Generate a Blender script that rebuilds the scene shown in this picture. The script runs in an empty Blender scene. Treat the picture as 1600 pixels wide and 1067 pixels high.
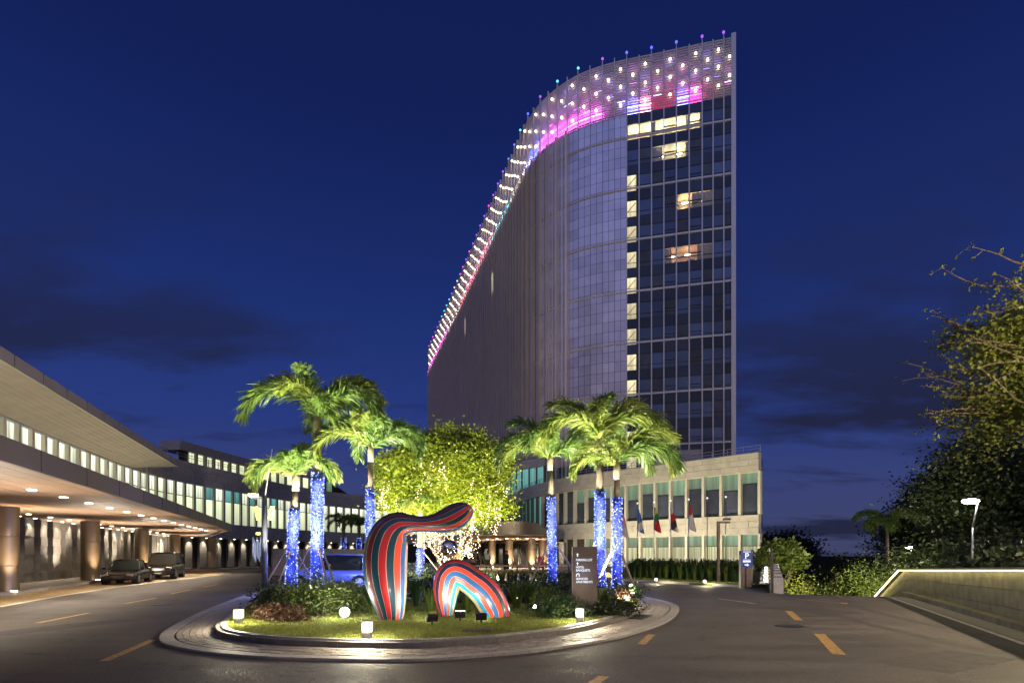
import bpy, bmesh, math, random
import numpy as np
from mathutils import Vector, Matrix, noise as mnoise

# ------------------------------------------------------------------ camera
scene = bpy.context.scene
COL = scene.collection
rad = math.radians
cam_data = bpy.data.cameras.new('camera')
cam = bpy.data.objects.new('camera', cam_data)
COL.objects.link(cam)
cam.location = (0, 0, 1.8)
cam.rotation_euler = (rad(90), 0, 0)
cam_data.sensor_width = 36
cam_data.lens = 19
cam_data.shift_y = 0.2078
cam_data.clip_end = 3000
scene.camera = cam

# ------------------------------------------------------------------ sky (dusk, sun already below the horizon behind the viewer)
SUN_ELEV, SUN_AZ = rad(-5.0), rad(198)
world = bpy.data.worlds.new('World')
scene.world = world
world.use_nodes = True
wn, wl = world.node_tree.nodes, world.node_tree.links
wn.clear()
def wnode(t, **kw):
    n = wn.new(t)
    for k, v in kw.items(): setattr(n, k, v)
    return n
w_out = wnode('ShaderNodeOutputWorld'); w_bg = wnode('ShaderNodeBackground')
w_tc = wnode('ShaderNodeTexCoord')
w_sep = wnode('ShaderNodeSeparateXYZ'); wl.new(w_tc.outputs['Generated'], w_sep.inputs[0])
w_ramp = wnode('ShaderNodeValToRGB')
e = w_ramp.color_ramp.elements
e[0].position = 0.0; e[0].color = (0.052, 0.060, 0.130, 1)
e[1].position = 1.0; e[1].color = (0.004, 0.009, 0.058, 1)
for p, c in ((0.10, (0.042, 0.056, 0.175)), (0.22, (0.022, 0.044, 0.205)), (0.40, (0.012, 0.029, 0.160)), (0.62, (0.0065, 0.015, 0.098))):
    k = e.new(p); k.color = (*c, 1)
wl.new(w_sep.outputs['Z'], w_ramp.inputs[0])
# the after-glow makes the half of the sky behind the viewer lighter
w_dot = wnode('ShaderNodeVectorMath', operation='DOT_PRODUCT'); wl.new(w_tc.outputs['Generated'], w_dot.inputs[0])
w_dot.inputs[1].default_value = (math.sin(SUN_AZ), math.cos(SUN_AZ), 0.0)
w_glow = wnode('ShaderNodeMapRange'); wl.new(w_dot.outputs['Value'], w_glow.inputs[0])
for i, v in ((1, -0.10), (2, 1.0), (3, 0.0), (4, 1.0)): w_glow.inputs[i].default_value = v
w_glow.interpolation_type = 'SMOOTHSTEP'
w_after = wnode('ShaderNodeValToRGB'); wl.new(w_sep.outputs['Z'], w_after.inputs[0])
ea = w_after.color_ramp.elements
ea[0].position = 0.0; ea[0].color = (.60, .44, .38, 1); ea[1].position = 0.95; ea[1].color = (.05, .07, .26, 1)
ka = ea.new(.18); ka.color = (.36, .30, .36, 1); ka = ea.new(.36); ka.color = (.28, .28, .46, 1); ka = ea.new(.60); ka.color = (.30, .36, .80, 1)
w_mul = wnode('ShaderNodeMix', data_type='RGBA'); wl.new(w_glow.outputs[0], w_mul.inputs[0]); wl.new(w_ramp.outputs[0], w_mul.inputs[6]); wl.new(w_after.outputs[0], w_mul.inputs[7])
# clouds: banks low over the horizon
w_add = wnode('ShaderNodeMath', operation='ADD'); wl.new(w_sep.outputs['Z'], w_add.inputs[0]); w_add.inputs[1].default_value = 0.16
w_div = wnode('ShaderNodeVectorMath', operation='DIVIDE'); wl.new(w_tc.outputs['Generated'], w_div.inputs[0])
w_cmb = wnode('ShaderNodeCombineXYZ')
for i in range(3): wl.new(w_add.outputs[0], w_cmb.inputs[i])
wl.new(w_cmb.outputs[0], w_div.inputs[1])
w_map = wnode('ShaderNodeMapping'); wl.new(w_div.outputs[0], w_map.inputs[0]); w_map.inputs['Scale'].default_value = (0.75, 1.5, 2.5); w_map.inputs['Location'].default_value = (2.3, 0.4, 0.0)
w_noi = wnode('ShaderNodeTexNoise'); wl.new(w_map.outputs[0], w_noi.inputs['Vector']); w_noi.inputs['Scale'].default_value = 1.15; w_noi.inputs['Detail'].default_value = 7; w_noi.inputs['Roughness'].default_value = 0.55
w_cr = wnode('ShaderNodeValToRGB'); wl.new(w_noi.outputs['Fac'], w_cr.inputs[0])
w_cr.color_ramp.elements[0].position = 0.47; w_cr.color_ramp.elements[1].position = 0.60
w_low = wnode('ShaderNodeMapRange'); wl.new(w_sep.outputs['Z'], w_low.inputs[0])
for i, v in ((1, 0.18), (2, 0.60), (3, 0.92), (4, 0.0)): w_low.inputs[i].default_value = v
w_low.interpolation_type = 'SMOOTHSTEP'
w_cf = wnode('ShaderNodeMath', operation='MULTIPLY'); wl.new(w_cr.outputs[0], w_cf.inputs[0]); wl.new(w_low.outputs[0], w_cf.inputs[1])
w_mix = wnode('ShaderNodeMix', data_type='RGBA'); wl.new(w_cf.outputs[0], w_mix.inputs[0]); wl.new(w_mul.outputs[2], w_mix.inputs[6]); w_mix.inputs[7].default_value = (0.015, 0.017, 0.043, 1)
w_sky = wnode('ShaderNodeTexSky', sky_type='NISHITA', sun_disc=False, sun_elevation=SUN_ELEV, sun_rotation=SUN_AZ)
w_ss = wnode('ShaderNodeVectorMath', operation='SCALE'); wl.new(w_sky.outputs[0], w_ss.inputs[0]); w_ss.inputs['Scale'].default_value = 0.02
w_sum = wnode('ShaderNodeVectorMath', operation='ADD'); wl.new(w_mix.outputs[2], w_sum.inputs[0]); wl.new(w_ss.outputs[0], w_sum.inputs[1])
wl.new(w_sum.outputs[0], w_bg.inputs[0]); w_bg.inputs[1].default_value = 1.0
wl.new(w_bg.outputs[0], w_out.inputs[0])

vs = scene.view_settings
vs.view_transform = 'Standard'; vs.look = 'None'; vs.gamma = 1; vs.exposure = 0.0; vs.use_curve_mapping = False
scene.cycles.use_denoising = True
scene.cycles.max_bounces = 6
scene.cycles.diffuse_bounces = 3
scene.cycles.glossy_bounces = 4
scene.cycles.sample_clamp_indirect = 3.0
scene.cycles.sample_clamp_direct = 0.0
scene.cycles.caustics_reflective = False
scene.cycles.caustics_refractive = False

# ------------------------------------------------------------------ helpers
R = random.Random(7)
CAMZ, HZ, FPX = 1.8, 866.0, 844.4
def at(px, py, Y):                       # a point measured in the photograph at a known distance
    return Vector(((px - 800) * Y / FPX, Y, CAMZ + (HZ - py) * Y / FPX))
def wm(o):
    m = o.matrix_basis.copy()
    return wm(o.parent) @ o.matrix_parent_inverse @ m if o.parent else m
def par(o, p, local=False):
    if p is not None:
        o.parent = p
        if not local: o.matrix_parent_inverse = wm(p).inverted()
    return o
def tag(o, label, cat, group=None):
    o['label'] = label; o['category'] = cat
    if group: o['group'] = group
    return o
def struct(o): o['kind'] = 'structure'; return o
def stuff(o): o['kind'] = 'stuff'; return o
def thing(name, label, cat, loc=(0, 0, 0), rz=0, group=None):
    o = bpy.data.objects.new(name, None); COL.objects.link(o)
    o.empty_display_size = 0.3
    o.location = loc; o.rotation_euler = (0, 0, rz)
    return tag(o, label, cat, group)
def link(name, me, parent=None, local=False):
    o = bpy.data.objects.new(name, me); COL.objects.link(o)
    return par(o, parent, local)
def meshdata(name, v, f, m=None, smooth=False):
    me = bpy.data.meshes.new(name)
    me.from_pydata([tuple(p) for p in v], [], f)
    if m is not None: me.materials.append(m)
    if smooth: me.polygons.foreach_set('use_smooth', [True] * len(me.polygons))
    me.update()
    return me
def mesh(name, v, f, m, parent=None, smooth=False, local=False):
    return link(name, meshdata(name, v, f, m, smooth), parent, local)
BOXV = [(x, y, z) for z in (-.5, .5) for y in (-.5, .5) for x in (-.5, .5)]
BOXF = [(0, 2, 3, 1), (4, 5, 7, 6), (0, 1, 5, 4), (2, 6, 7, 3), (0, 4, 6, 2), (1, 3, 7, 5)]
_bc = {}
def unitbox(m):
    if m.name not in _bc: _bc[m.name] = meshdata('box_' + m.name, BOXV, BOXF, m)
    return _bc[m.name]
def box(name, m, c, size, rz=0, parent=None, local=False, rot=None):
    o = bpy.data.objects.new(name, unitbox(m)); COL.objects.link(o)
    o.location = c; o.scale = size
    o.rotation_euler = rot if rot else (0, 0, rz)
    return par(o, parent, local)
def beam(name, m, a, b, w, d=None, parent=None, local=False):
    a, b = Vector(a), Vector(b); v = b - a
    o = bpy.data.objects.new(name, unitbox(m)); COL.objects.link(o)
    o.location = (a + b) / 2; o.scale = (w, d or w, v.length)
    o.rotation_mode = 'QUATERNION'; o.rotation_quaternion = v.to_track_quat('Z', 'Y')
    return par(o, parent, local)
class MB:                                # collects pieces of ONE part
    def __init__(s): s.v, s.f, s.mi = [], [], []
    def add(s, v, f, mi=0):
        n = len(s.v); s.v += [tuple(p) for p in v]; s.f += [tuple(i + n for i in q) for q in f]; s.mi += [mi] * len(f)
    def box(s, c, size, rz=0, mi=0, mat4=None):
        M = mat4 or (Matrix.Translation(c) @ Matrix.Rotation(rz, 4, 'Z'))
        s.add([M @ Vector((x * size[0], y * size[1], z * size[2])) for x, y, z in BOXV], BOXF, mi)
    def tube(s, pts, radii, n=10, cap=True, mi=0):
        pts = [Vector(p) for p in pts]; rings = []
        up = Vector((0, 0, 1)); ref = None
        for i, p in enumerate(pts):
            t = (pts[min(i + 1, len(pts) - 1)] - pts[max(i - 1, 0)]).normalized()
            if ref is None: ref = t.orthogonal().normalized()
            ref = (ref - t * ref.dot(t)).normalized(); b = t.cross(ref)
            rr = radii[i] if hasattr(radii, '__len__') else radii
            rings.append([p + (ref * math.cos(2 * math.pi * k / n) + b * math.sin(2 * math.pi * k / n)) * rr for k in range(n)])
        v = [q for r in rings for q in r]; f = []
        for i in range(len(rings) - 1):
            for k in range(n):
                a = i * n + k; c = i * n + (k + 1) % n
                f.append((a, c, c + n, a + n))
        if cap: f += [tuple(reversed(range(n))), tuple((len(rings) - 1) * n + k for k in range(n))]
        s.add(v, f, mi)
    def lathe(s, prof, c=(0, 0, 0), n=20, mi=0):
        v = [(c[0] + r * math.cos(2 * math.pi * k / n), c[1] + r * math.sin(2 * math.pi * k / n), c[2] + z) for r, z in prof for k in range(n)]
        f = [(i * n + k, i * n + (k + 1) % n, (i + 1) * n + (k + 1) % n, (i + 1) * n + k) for i in range(len(prof) - 1) for k in range(n)]
        f += [tuple(reversed(range(n))), tuple((len(prof) - 1) * n + k for k in range(n))]
        s.add(v, f, mi)
    def prism(s, poly, z0, z1, mi=0):
        n = len(poly)
        v = [(x, y, z0) for x, y in poly] + [(x, y, z1) for x, y in poly]
        f = [tuple(reversed(range(n))), tuple(range(n, 2 * n))] + [(i, (i + 1) % n, n + (i + 1) % n, n + i) for i in range(n)]
        s.add(v, f, mi)
    def build(s, name, m, parent=None, smooth=False, local=False, bevel=0):
        me = bpy.data.meshes.new(name); me.from_pydata(s.v, [], s.f)
        for q in (m if isinstance(m, (list, tuple)) else [m]): me.materials.append(q)
        if any(s.mi): me.polygons.foreach_set('material_index', s.mi)
        if smooth: me.polygons.foreach_set('use_smooth', [True] * len(me.polygons))
        me.update()
        o = link(name, me, parent, local)
        if bevel:
            b = o.modifiers.new('bevel', 'BEVEL'); b.width = bevel; b.segments = 2; b.limit_method = 'ANGLE'
        return o
def ccw(poly):
    a = sum(poly[i][0] * poly[(i + 1) % len(poly)][1] - poly[(i + 1) % len(poly)][0] * poly[i][1] for i in range(len(poly)))
    return poly if a > 0 else poly[::-1]
def fill(poly, z=0.0):                   # triangulated flat sheet of any simple polygon
    from mathutils.geometry import tessellate_polygon
    vs_ = [Vector((x, y, z)) for x, y in poly]
    tr = tessellate_polygon([vs_])
    out = []
    for a, b, c in tr:
        n = (vs_[b] - vs_[a]).cross(vs_[c] - vs_[a])
        out.append((a, b, c) if n.z > 0 else (a, c, b))
    return vs_, out
def smooth_line(pts, closed=False, sub=8):
    P = [np.array(p, float) for p in pts]; n = len(P); out = []
    rng = range(n if closed else n - 1)
    for i in rng:
        if closed: p0, p1, p2, p3 = P[(i - 1) % n], P[i], P[(i + 1) % n], P[(i + 2) % n]
        else: p0, p1, p2, p3 = P[max(i - 1, 0)], P[i], P[i + 1], P[min(i + 2, n - 1)]
        for k in range(sub):
            t = k / sub
            out.append(0.5 * ((2 * p1) + (-p0 + p2) * t + (2 * p0 - 5 * p1 + 4 * p2 - p3) * t * t + (-p0 + 3 * p1 - 3 * p2 + p3) * t ** 3))
    if not closed: out.append(P[-1])
    return np.array(out)
class Path:                              # arc-length walk along a plan line
    def __init__(s, pts, closed=False):
        p = np.array(pts, float)
        if closed: p = np.vstack([p, p[:1]])
        s.p = p; s.l = np.concatenate([[0], np.cumsum(np.linalg.norm(np.diff(p, axis=0), axis=1))]); s.len = s.l[-1]
    def __call__(s, d, off=0.0):         # point, tangent angle; off is to the left of travel
        d = min(max(d, 0), s.len)
        i = min(int(np.searchsorted(s.l, d, 'right')) - 1, len(s.p) - 2)
        t = (d - s.l[i]) / max(s.l[i + 1] - s.l[i], 1e-9)
        q = s.p[i] * (1 - t) + s.p[i + 1] * t
        tv = s.p[min(i + 1, len(s.p) - 1)] - s.p[i]; a = math.atan2(tv[1], tv[0])
        return Vector((q[0] - math.sin(a) * off, q[1] + math.cos(a) * off, 0)), a
def offset_line(pts, off, closed=False):
    p = np.array(pts, float); n = len(p); out = []
    for i in range(n):
        a = p[(i - 1) % n] if (closed or i > 0) else p[i]
        b = p[(i + 1) % n] if (closed or i < n - 1) else p[i]
        t = (b - a) / np.linalg.norm(b - a)
        out.append(p[i] + np.array((-t[1], t[0])) * off)
    return np.array(out)
def wall_strip(name, pts, z0, z1, m, parent=None, thick=0.0):
    """vertical sheet or solid along a plan line"""
    n = len(pts)
    if not thick:
        v = [(x, y, z0) for x, y in pts] + [(x, y, z1) for x, y in pts]
        return mesh(name, v, [(i, i + 1, n + i + 1, n + i) for i in range(n - 1)], m, parent)
    q = offset_line(pts, thick)
    poly = [tuple(p) for p in pts] + [tuple(p) for p in q[::-1]]
    b = MB()
    v = [(x, y, z) for z in (z0, z1) for L in (pts, q) for x, y in L]
    f = []
    for i in range(n - 1):
        a0, a1, b0, b1 = i, i + 1, n + i, n + i + 1
        c0, c1, d0, d1 = 2 * n + i, 2 * n + i + 1, 3 * n + i, 3 * n + i + 1
        f += [(a0, a1, c1, c0), (b1, b0, d0, d1), (c0, c1, d1, d0), (a1, a0, b0, b1)]
    f += [(0, 2 * n, 3 * n, n), (n - 1, 2 * n - 1, 4 * n - 1, 3 * n - 1)]
    return mesh(name, v, f, m, parent)

# ------------------------------------------------------------------ materials
def newmat(name):
    m = bpy.data.materials.new(name); m.use_nodes = True
    return m, m.node_tree.nodes, m.node_tree.links, m.node_tree.nodes['Principled BSDF']
def mat(name, col, rough=0.6, metal=0.0, var=0.15, scale=3.0, bump=0.0, bscale=40.0, spec=0.5, coat=0.0, obj_rand=0.0):
    m, n, l, b = newmat(name)
    b.inputs['Roughness'].default_value = rough; b.inputs['Metallic'].default_value = metal
    b.inputs['Specular IOR Level'].default_value = spec; b.inputs['Coat Weight'].default_value = coat
    b.inputs['Base Color'].default_value = (*col, 1)
    tc = n.new('ShaderNodeTexCoord')
    src = None
    if var:
        g = n.new('ShaderNodeNewGeometry')
        t = n.new('ShaderNodeTexNoise'); t.inputs['Scale'].default_value = scale; t.inputs['Detail'].default_value = 6
        l.new(g.outputs['Position'], t.inputs['Vector'])
        r = n.new('ShaderNodeMapRange'); l.new(t.outputs['Fac'], r.inputs[0])
        for i, v in ((1, .3), (2, .7), (3, 1 - var), (4, 1 + var)): r.inputs[i].default_value = v
        src = r.outputs[0]
    if obj_rand:
        oi = n.new('ShaderNodeObjectInfo'); r2 = n.new('ShaderNodeMapRange'); l.new(oi.outputs['Random'], r2.inputs[0])
        r2.inputs[3].default_value = 1 - obj_rand; r2.inputs[4].default_value = 1 + obj_rand
        if src:
            mu = n.new('ShaderNodeMath'); mu.operation = 'MULTIPLY'; l.new(src, mu.inputs[0]); l.new(r2.outputs[0], mu.inputs[1]); src = mu.outputs[0]
        else: src = r2.outputs[0]
    if src:
        sc = n.new('ShaderNodeVectorMath'); sc.operation = 'SCALE'; sc.inputs[0].default_value = col; l.new(src, sc.inputs['Scale'])
        l.new(sc.outputs[0], b.inputs['Base Color'])
    if bump:
        g2 = n.new('ShaderNodeNewGeometry'); t2 = n.new('ShaderNodeTexNoise'); t2.inputs['Scale'].default_value = bscale; t2.inputs['Detail'].default_value = 4
        l.new(g2.outputs['Position'], t2.inputs['Vector'])
        bp = n.new('ShaderNodeBump'); bp.inputs['Strength'].default_value = bump; bp.inputs['Distance'].default_value = 0.02
        l.new(t2.outputs['Fac'], bp.inputs['Height']); l.new(bp.outputs[0], b.inputs['Normal'])
    return m
def glow(name, col, strength, sample=True):
    m, n, l, b = newmat(name)
    b.inputs['Base Color'].default_value = (*[c * .06 for c in col], 1)
    b.inputs['Emission Color'].default_value = (*col, 1); b.inputs['Emission Strength'].default_value = strength
    if not sample: m.cycles.emission_sampling = 'NONE'
    return m
def leafmat(name, col, col2, rough=0.5, trans=0.35):
    m, n, l, b = newmat(name)
    g = n.new('ShaderNodeNewGeometry')
    t = n.new('ShaderNodeTexNoise'); t.inputs['Scale'].default_value = 1.7; t.inputs['Detail'].default_value = 3; l.new(g.outputs['Position'], t.inputs['Vector'])
    mr = n.new('ShaderNodeMapRange'); l.new(t.outputs['Fac'], mr.inputs[0]); mr.inputs[1].default_value = .35; mr.inputs[2].default_value = .65
    ad = n.new('ShaderNodeMath'); ad.operation = 'MULTIPLY_ADD'; l.new(g.outputs['Random Per Island'], ad.inputs[0]); ad.inputs[1].default_value = .6
    h = n.new('ShaderNodeMath'); h.operation = 'MULTIPLY'; l.new(mr.outputs[0], h.inputs[0]); h.inputs[1].default_value = .45
    l.new(h.outputs[0], ad.inputs[2])
    mx = n.new('ShaderNodeMix'); mx.data_type = 'RGBA'; l.new(ad.outputs[0], mx.inputs[0]); mx.inputs[6].default_value = (*col, 1); mx.inputs[7].default_value = (*col2, 1)
    l.new(mx.outputs[2], b.inputs['Base Color']); b.inputs['Roughness'].default_value = rough
    tr = n.new('ShaderNodeBsdfTranslucent'); l.new(mx.outputs[2], tr.inputs[0])
    ms = n.new('ShaderNodeMixShader'); ms.inputs[0].default_value = trans
    l.new(b.outputs[0], ms.inputs[1]); l.new(tr.outputs[0], ms.inputs[2])
    l.new(ms.outputs[0], n['Material Output'].inputs[0])
    return m
def spot(parent, loc, target, power, col, size=70, blend=0.5, r=0.08):
    d = bpy.data.lights.new('lamp_light', 'SPOT'); d.energy = power * LK; d.color = col; d.spot_size = rad(size); d.spot_blend = blend; d.shadow_soft_size = r
    o = bpy.data.objects.new('lamp_light', d); COL.objects.link(o); o.location = loc
    o.rotation_mode = 'QUATERNION'; o.rotation_quaternion = (Vector(target) - Vector(loc)).to_track_quat('-Z', 'Y')
    return par(o, parent)
def point(parent, loc, power, col, r=0.1):
    d = bpy.data.lights.new('lamp_light', 'POINT'); d.energy = power * LK; d.color = col; d.shadow_soft_size = r
    o = bpy.data.objects.new('lamp_light', d); COL.objects.link(o); o.location = loc
    return par(o, parent)
LK = 3.0                                 # one exposure-matched scale for every lamp
WARM = (1.0, 0.72, 0.42); NEUT = (1.0, 0.86, 0.66); COOLW = (1.0, 0.96, 0.88)
def icos(r, c=(0, 0, 0), sub=0):
    p = (1 + 5 ** .5) / 2
    v = [Vector(q).normalized() for q in [(-1, p, 0), (1, p, 0), (-1, -p, 0), (1, -p, 0), (0, -1, p), (0, 1, p), (0, -1, -p), (0, 1, -p), (p, 0, -1), (p, 0, 1), (-p, 0, -1), (-p, 0, 1)]]
    f = [(0, 11, 5), (0, 5, 1), (0, 1, 7), (0, 7, 10), (0, 10, 11), (1, 5, 9), (5, 11, 4), (11, 10, 2), (10, 7, 6), (7, 1, 8), (3, 9, 4), (3, 4, 2), (3, 2, 6), (3, 6, 8), (3, 8, 9), (4, 9, 5), (2, 4, 11), (6, 2, 10), (8, 6, 7), (9, 8, 1)]
    for _ in range(sub):
        nf, cache = [], {}
        def mid(a, b):
            k = (min(a, b), max(a, b))
            if k not in cache: v.append(((v[a] + v[b]) / 2).normalized()); cache[k] = len(v) - 1
            return cache[k]
        for a, b, c_ in f:
            x, y, z = mid(a, b), mid(b, c_), mid(c_, a); nf += [(a, x, z), (b, y, x), (c_, z, y), (x, y, z)]
        f = nf
    return [Vector(c) + q * r for q in v], f
OCT_V = np.array([(1, 0, 0), (-1, 0, 0), (0, 1, 0), (0, -1, 0), (0, 0, 1), (0, 0, -1)], float)
OCT_F = [(0, 2, 4), (2, 1, 4), (1, 3, 4), (3, 0, 4), (2, 0, 5), (1, 2, 5), (3, 1, 5), (0, 3, 5)]
def beads(name, pts, r, m, parent=None, local=False):
    pts = np.asarray(pts, float); n = len(pts)
    v = (pts[:, None, :] + OCT_V[None] * r).reshape(-1, 3)
    f = (np.arange(n)[:, None, None] * 6 + np.array(OCT_F)[None]).reshape(-1, 3)
    return quick(name, v, f, m, parent, local)
def quick(name, v, f, m, parent=None, local=False):
    """big meshes straight from arrays; all faces with the same number of corners"""
    me = bpy.data.meshes.new(name); nv, nf, k = len(v), len(f), f.shape[1]
    me.vertices.add(nv); me.vertices.foreach_set('co', np.asarray(v, np.float32).ravel())
    me.loops.add(nf * k); me.loops.foreach_set('vertex_index', np.asarray(f, np.int32).ravel())
    me.polygons.add(nf); me.polygons.foreach_set('loop_start', np.arange(nf, dtype=np.int32) * k)
    me.update(calc_edges=True); me.validate()
    me.materials.append(m)
    return link(name, me, parent, local)
ORD = ['first', 'second', 'third', 'fourth', 'fifth', 'sixth', 'seventh', 'eighth', 'ninth', 'tenth', 'eleventh', 'twelfth', 'thirteenth', 'fourteenth', 'fifteenth', 'sixteenth', 'seventeenth', 'eighteenth', 'nineteenth', 'twentieth', 'twenty-first', 'twenty-second']
NR = np.random.default_rng(11)
def leaves(centers, size, rng=NR, aspect=0.5, up=0.0):
    """one four-cornered leaf at each centre, turned at random"""
    n = len(centers)
    d = rng.normal(size=(n, 3)); d[:, 2] = d[:, 2] * .7 + up; d /= np.linalg.norm(d, axis=1)[:, None]
    w = np.cross(d, rng.normal(size=(n, 3))); w /= np.linalg.norm(w, axis=1)[:, None]
    s = (size * rng.uniform(.6, 1.3, n))[:, None]
    a = centers - d * s * .5; b = centers + d * s * .5
    v = np.stack([a, centers + w * s * aspect * .5, b, centers - w * s * aspect * .5], 1).reshape(-1, 3)
    return v, np.arange(n * 4).reshape(-1, 4)
def text_mesh(name, s, size, m, parent, loc, align='LEFT', ext=0.004, width=None, bold=.012):
    """front faces -Y"""
    c = bpy.data.curves.new(name, 'FONT'); c.body = s; c.size = size; c.extrude = ext; c.align_x = align; c.offset = size * bold
    o = bpy.data.objects.new(name, c); COL.objects.link(o)
    bpy.context.view_layer.update()
    me = bpy.data.meshes.new_from_object(o.evaluated_get(bpy.context.evaluated_depsgraph_get()))
    bpy.data.objects.remove(o); me.materials.clear(); me.materials.append(m)
    if width:
        xs = [v.co.x for v in me.vertices]; k = width / max(max(xs) - min(xs), 1e-6)
        for v in me.vertices: v.co.x *= k
    q = bpy.data.objects.new(name, me); COL.objects.link(q); q.location = loc; q.rotation_euler = (rad(90), 0, 0)
    return par(q, parent)
# ------------------------------------------------------------------ shared materials
def asphalt_mat():
    m, n, l, b = newmat('asphalt')
    g = n.new('ShaderNodeNewGeometry')
    t = n.new('ShaderNodeTexNoise'); t.inputs['Scale'].default_value = .35; t.inputs['Detail'].default_value = 5; l.new(g.outputs['Position'], t.inputs['Vector'])
    t2 = n.new('ShaderNodeTexVoronoi'); t2.inputs['Scale'].default_value = 60; l.new(g.outputs['Position'], t2.inputs['Vector'])
    mp = n.new('ShaderNodeMapping'); mp.inputs['Scale'].default_value = (.5, 3.0, 1); mp.inputs['Rotation'].default_value = (0, 0, .5); l.new(g.outputs['Position'], mp.inputs[0])
    t3 = n.new('ShaderNodeTexNoise'); t3.inputs['Scale'].default_value = .6; t3.inputs['Detail'].default_value = 6; l.new(mp.outputs[0], t3.inputs['Vector'])
    r = n.new('ShaderNodeMapRange'); l.new(t.outputs['Fac'], r.inputs[0])
    for i, v in ((1, .3), (2, .7), (3, .72), (4, 1.25)): r.inputs[i].default_value = v
    r3 = n.new('ShaderNodeMapRange'); l.new(t3.outputs['Fac'], r3.inputs[0])
    for i, v in ((1, .3), (2, .7), (3, .8), (4, 1.18)): r3.inputs[i].default_value = v
    r2 = n.new('ShaderNodeMapRange'); l.new(t2.outputs['Color'], r2.inputs[0])
    for i, v in ((1, 0), (2, 1), (3, .55), (4, 1.5)): r2.inputs[i].default_value = v
    a = n.new('ShaderNodeMath'); a.operation = 'MULTIPLY'; l.new(r.outputs[0], a.inputs[0]); l.new(r2.outputs[0], a.inputs[1])
    a2 = n.new('ShaderNodeMath'); a2.operation = 'MULTIPLY'; l.new(a.outputs[0], a2.inputs[0]); l.new(r3.outputs[0], a2.inputs[1])
    s = n.new('ShaderNodeVectorMath'); s.operation = 'SCALE'; s.inputs[0].default_value = (.074, .062, .057); l.new(a2.outputs[0], s.inputs['Scale'])
    wz = n.new('ShaderNodeTexNoise'); wz.inputs['Scale'].default_value = 1.6; wz.inputs['Detail'].default_value = 5; l.new(g.outputs['Position'], wz.inputs['Vector'])
    wa = n.new('ShaderNodeVectorMath'); wa.operation = 'MULTIPLY_ADD'; l.new(wz.outputs['Color'], wa.inputs[0]); wa.inputs[1].default_value = (1.3, 1.3, 0); l.new(g.outputs['Position'], wa.inputs[2])
    ck = n.new('ShaderNodeTexVoronoi'); ck.feature = 'DISTANCE_TO_EDGE'; ck.inputs['Scale'].default_value = .17; l.new(wa.outputs[0], ck.inputs['Vector'])
    c1 = n.new('ShaderNodeMapRange'); l.new(ck.outputs['Distance'], c1.inputs[0])
    for i, v in ((1, .0012), (2, .0034), (3, .45), (4, 1.0)): c1.inputs[i].default_value = v
    st = n.new('ShaderNodeTexNoise'); st.inputs['Scale'].default_value = .9; st.inputs['Detail'].default_value = 3; l.new(g.outputs['Position'], st.inputs['Vector'])
    s1 = n.new('ShaderNodeMapRange'); l.new(st.outputs['Fac'], s1.inputs[0])
    for i, v in ((1, .60), (2, .72), (3, 1.0), (4, .62)): s1.inputs[i].default_value = v
    cm_ = n.new('ShaderNodeMath'); cm_.operation = 'MULTIPLY'; l.new(c1.outputs[0], cm_.inputs[0]); l.new(s1.outputs[0], cm_.inputs[1])
    s2 = n.new('ShaderNodeVectorMath'); s2.operation = 'SCALE'; l.new(s.outputs[0], s2.inputs[0]); l.new(cm_.outputs[0], s2.inputs['Scale'])
    l.new(s2.outputs[0], b.inputs['Base Color'])
    rr = n.new('ShaderNodeMapRange'); l.new(t3.outputs['Fac'], rr.inputs[0])
    for i, v in ((1, .3), (2, .7), (3, .62), (4, .85)): rr.inputs[i].default_value = v
    l.new(rr.outputs[0], b.inputs['Roughness'])
    bp = n.new('ShaderNodeBump'); bp.inputs['Strength'].default_value = .45; bp.inputs['Distance'].default_value = .012; l.new(t2.outputs['Distance'], bp.inputs['Height']); l.new(bp.outputs[0], b.inputs['Normal'])
    return m
def course_mat(name, c1, c2, mortar, bw, bh, rough=.7, scale=1.0, msize=.012):
    """small pavers or stone courses too far away to tell apart"""
    m, n, l, b = newmat(name)
    g = n.new('ShaderNodeTexCoord'); t = n.new('ShaderNodeTexBrick'); l.new(g.outputs['Object'], t.inputs['Vector'])
    t.inputs['Color1'].default_value = (*c1, 1); t.inputs['Color2'].default_value = (*c2, 1); t.inputs['Mortar'].default_value = (*mortar, 1)
    t.inputs['Scale'].default_value = scale; t.inputs['Brick Width'].default_value = bw; t.inputs['Row Height'].default_value = bh; t.inputs['Mortar Size'].default_value = msize
    l.new(t.outputs['Color'], b.inputs['Base Color']); b.inputs['Roughness'].default_value = rough
    return m
M = {}
M['asphalt'] = asphalt_mat()
M['soil'] = mat('soil', (.035, .032, .02), 1.0, var=.5, scale=.4, spec=0.0)
M['yellow'] = mat('yellow_paint', (.42, .24, .07), .6, var=.3, scale=9, bump=.2, bscale=60)
def worn(m, under):
    n, l = m.node_tree.nodes, m.node_tree.links; b = n['Principled BSDF']; src = b.inputs['Base Color'].links[0].from_socket
    g = n.new('ShaderNodeNewGeometry'); t = n.new('ShaderNodeTexNoise'); t.inputs['Scale'].default_value = 14; t.inputs['Detail'].default_value = 8; t.inputs['Roughness'].default_value = .7; l.new(g.outputs['Position'], t.inputs['Vector'])
    r = n.new('ShaderNodeMapRange'); l.new(t.outputs['Fac'], r.inputs[0])
    for i, v in ((1, .50), (2, .60), (3, 0), (4, .85)): r.inputs[i].default_value = v
    mx = n.new('ShaderNodeMix'); mx.data_type = 'RGBA'; l.new(r.outputs[0], mx.inputs[0]); l.new(src, mx.inputs[6]); mx.inputs[7].default_value = (*under, 1); l.new(mx.outputs[2], b.inputs['Base Color'])
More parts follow.
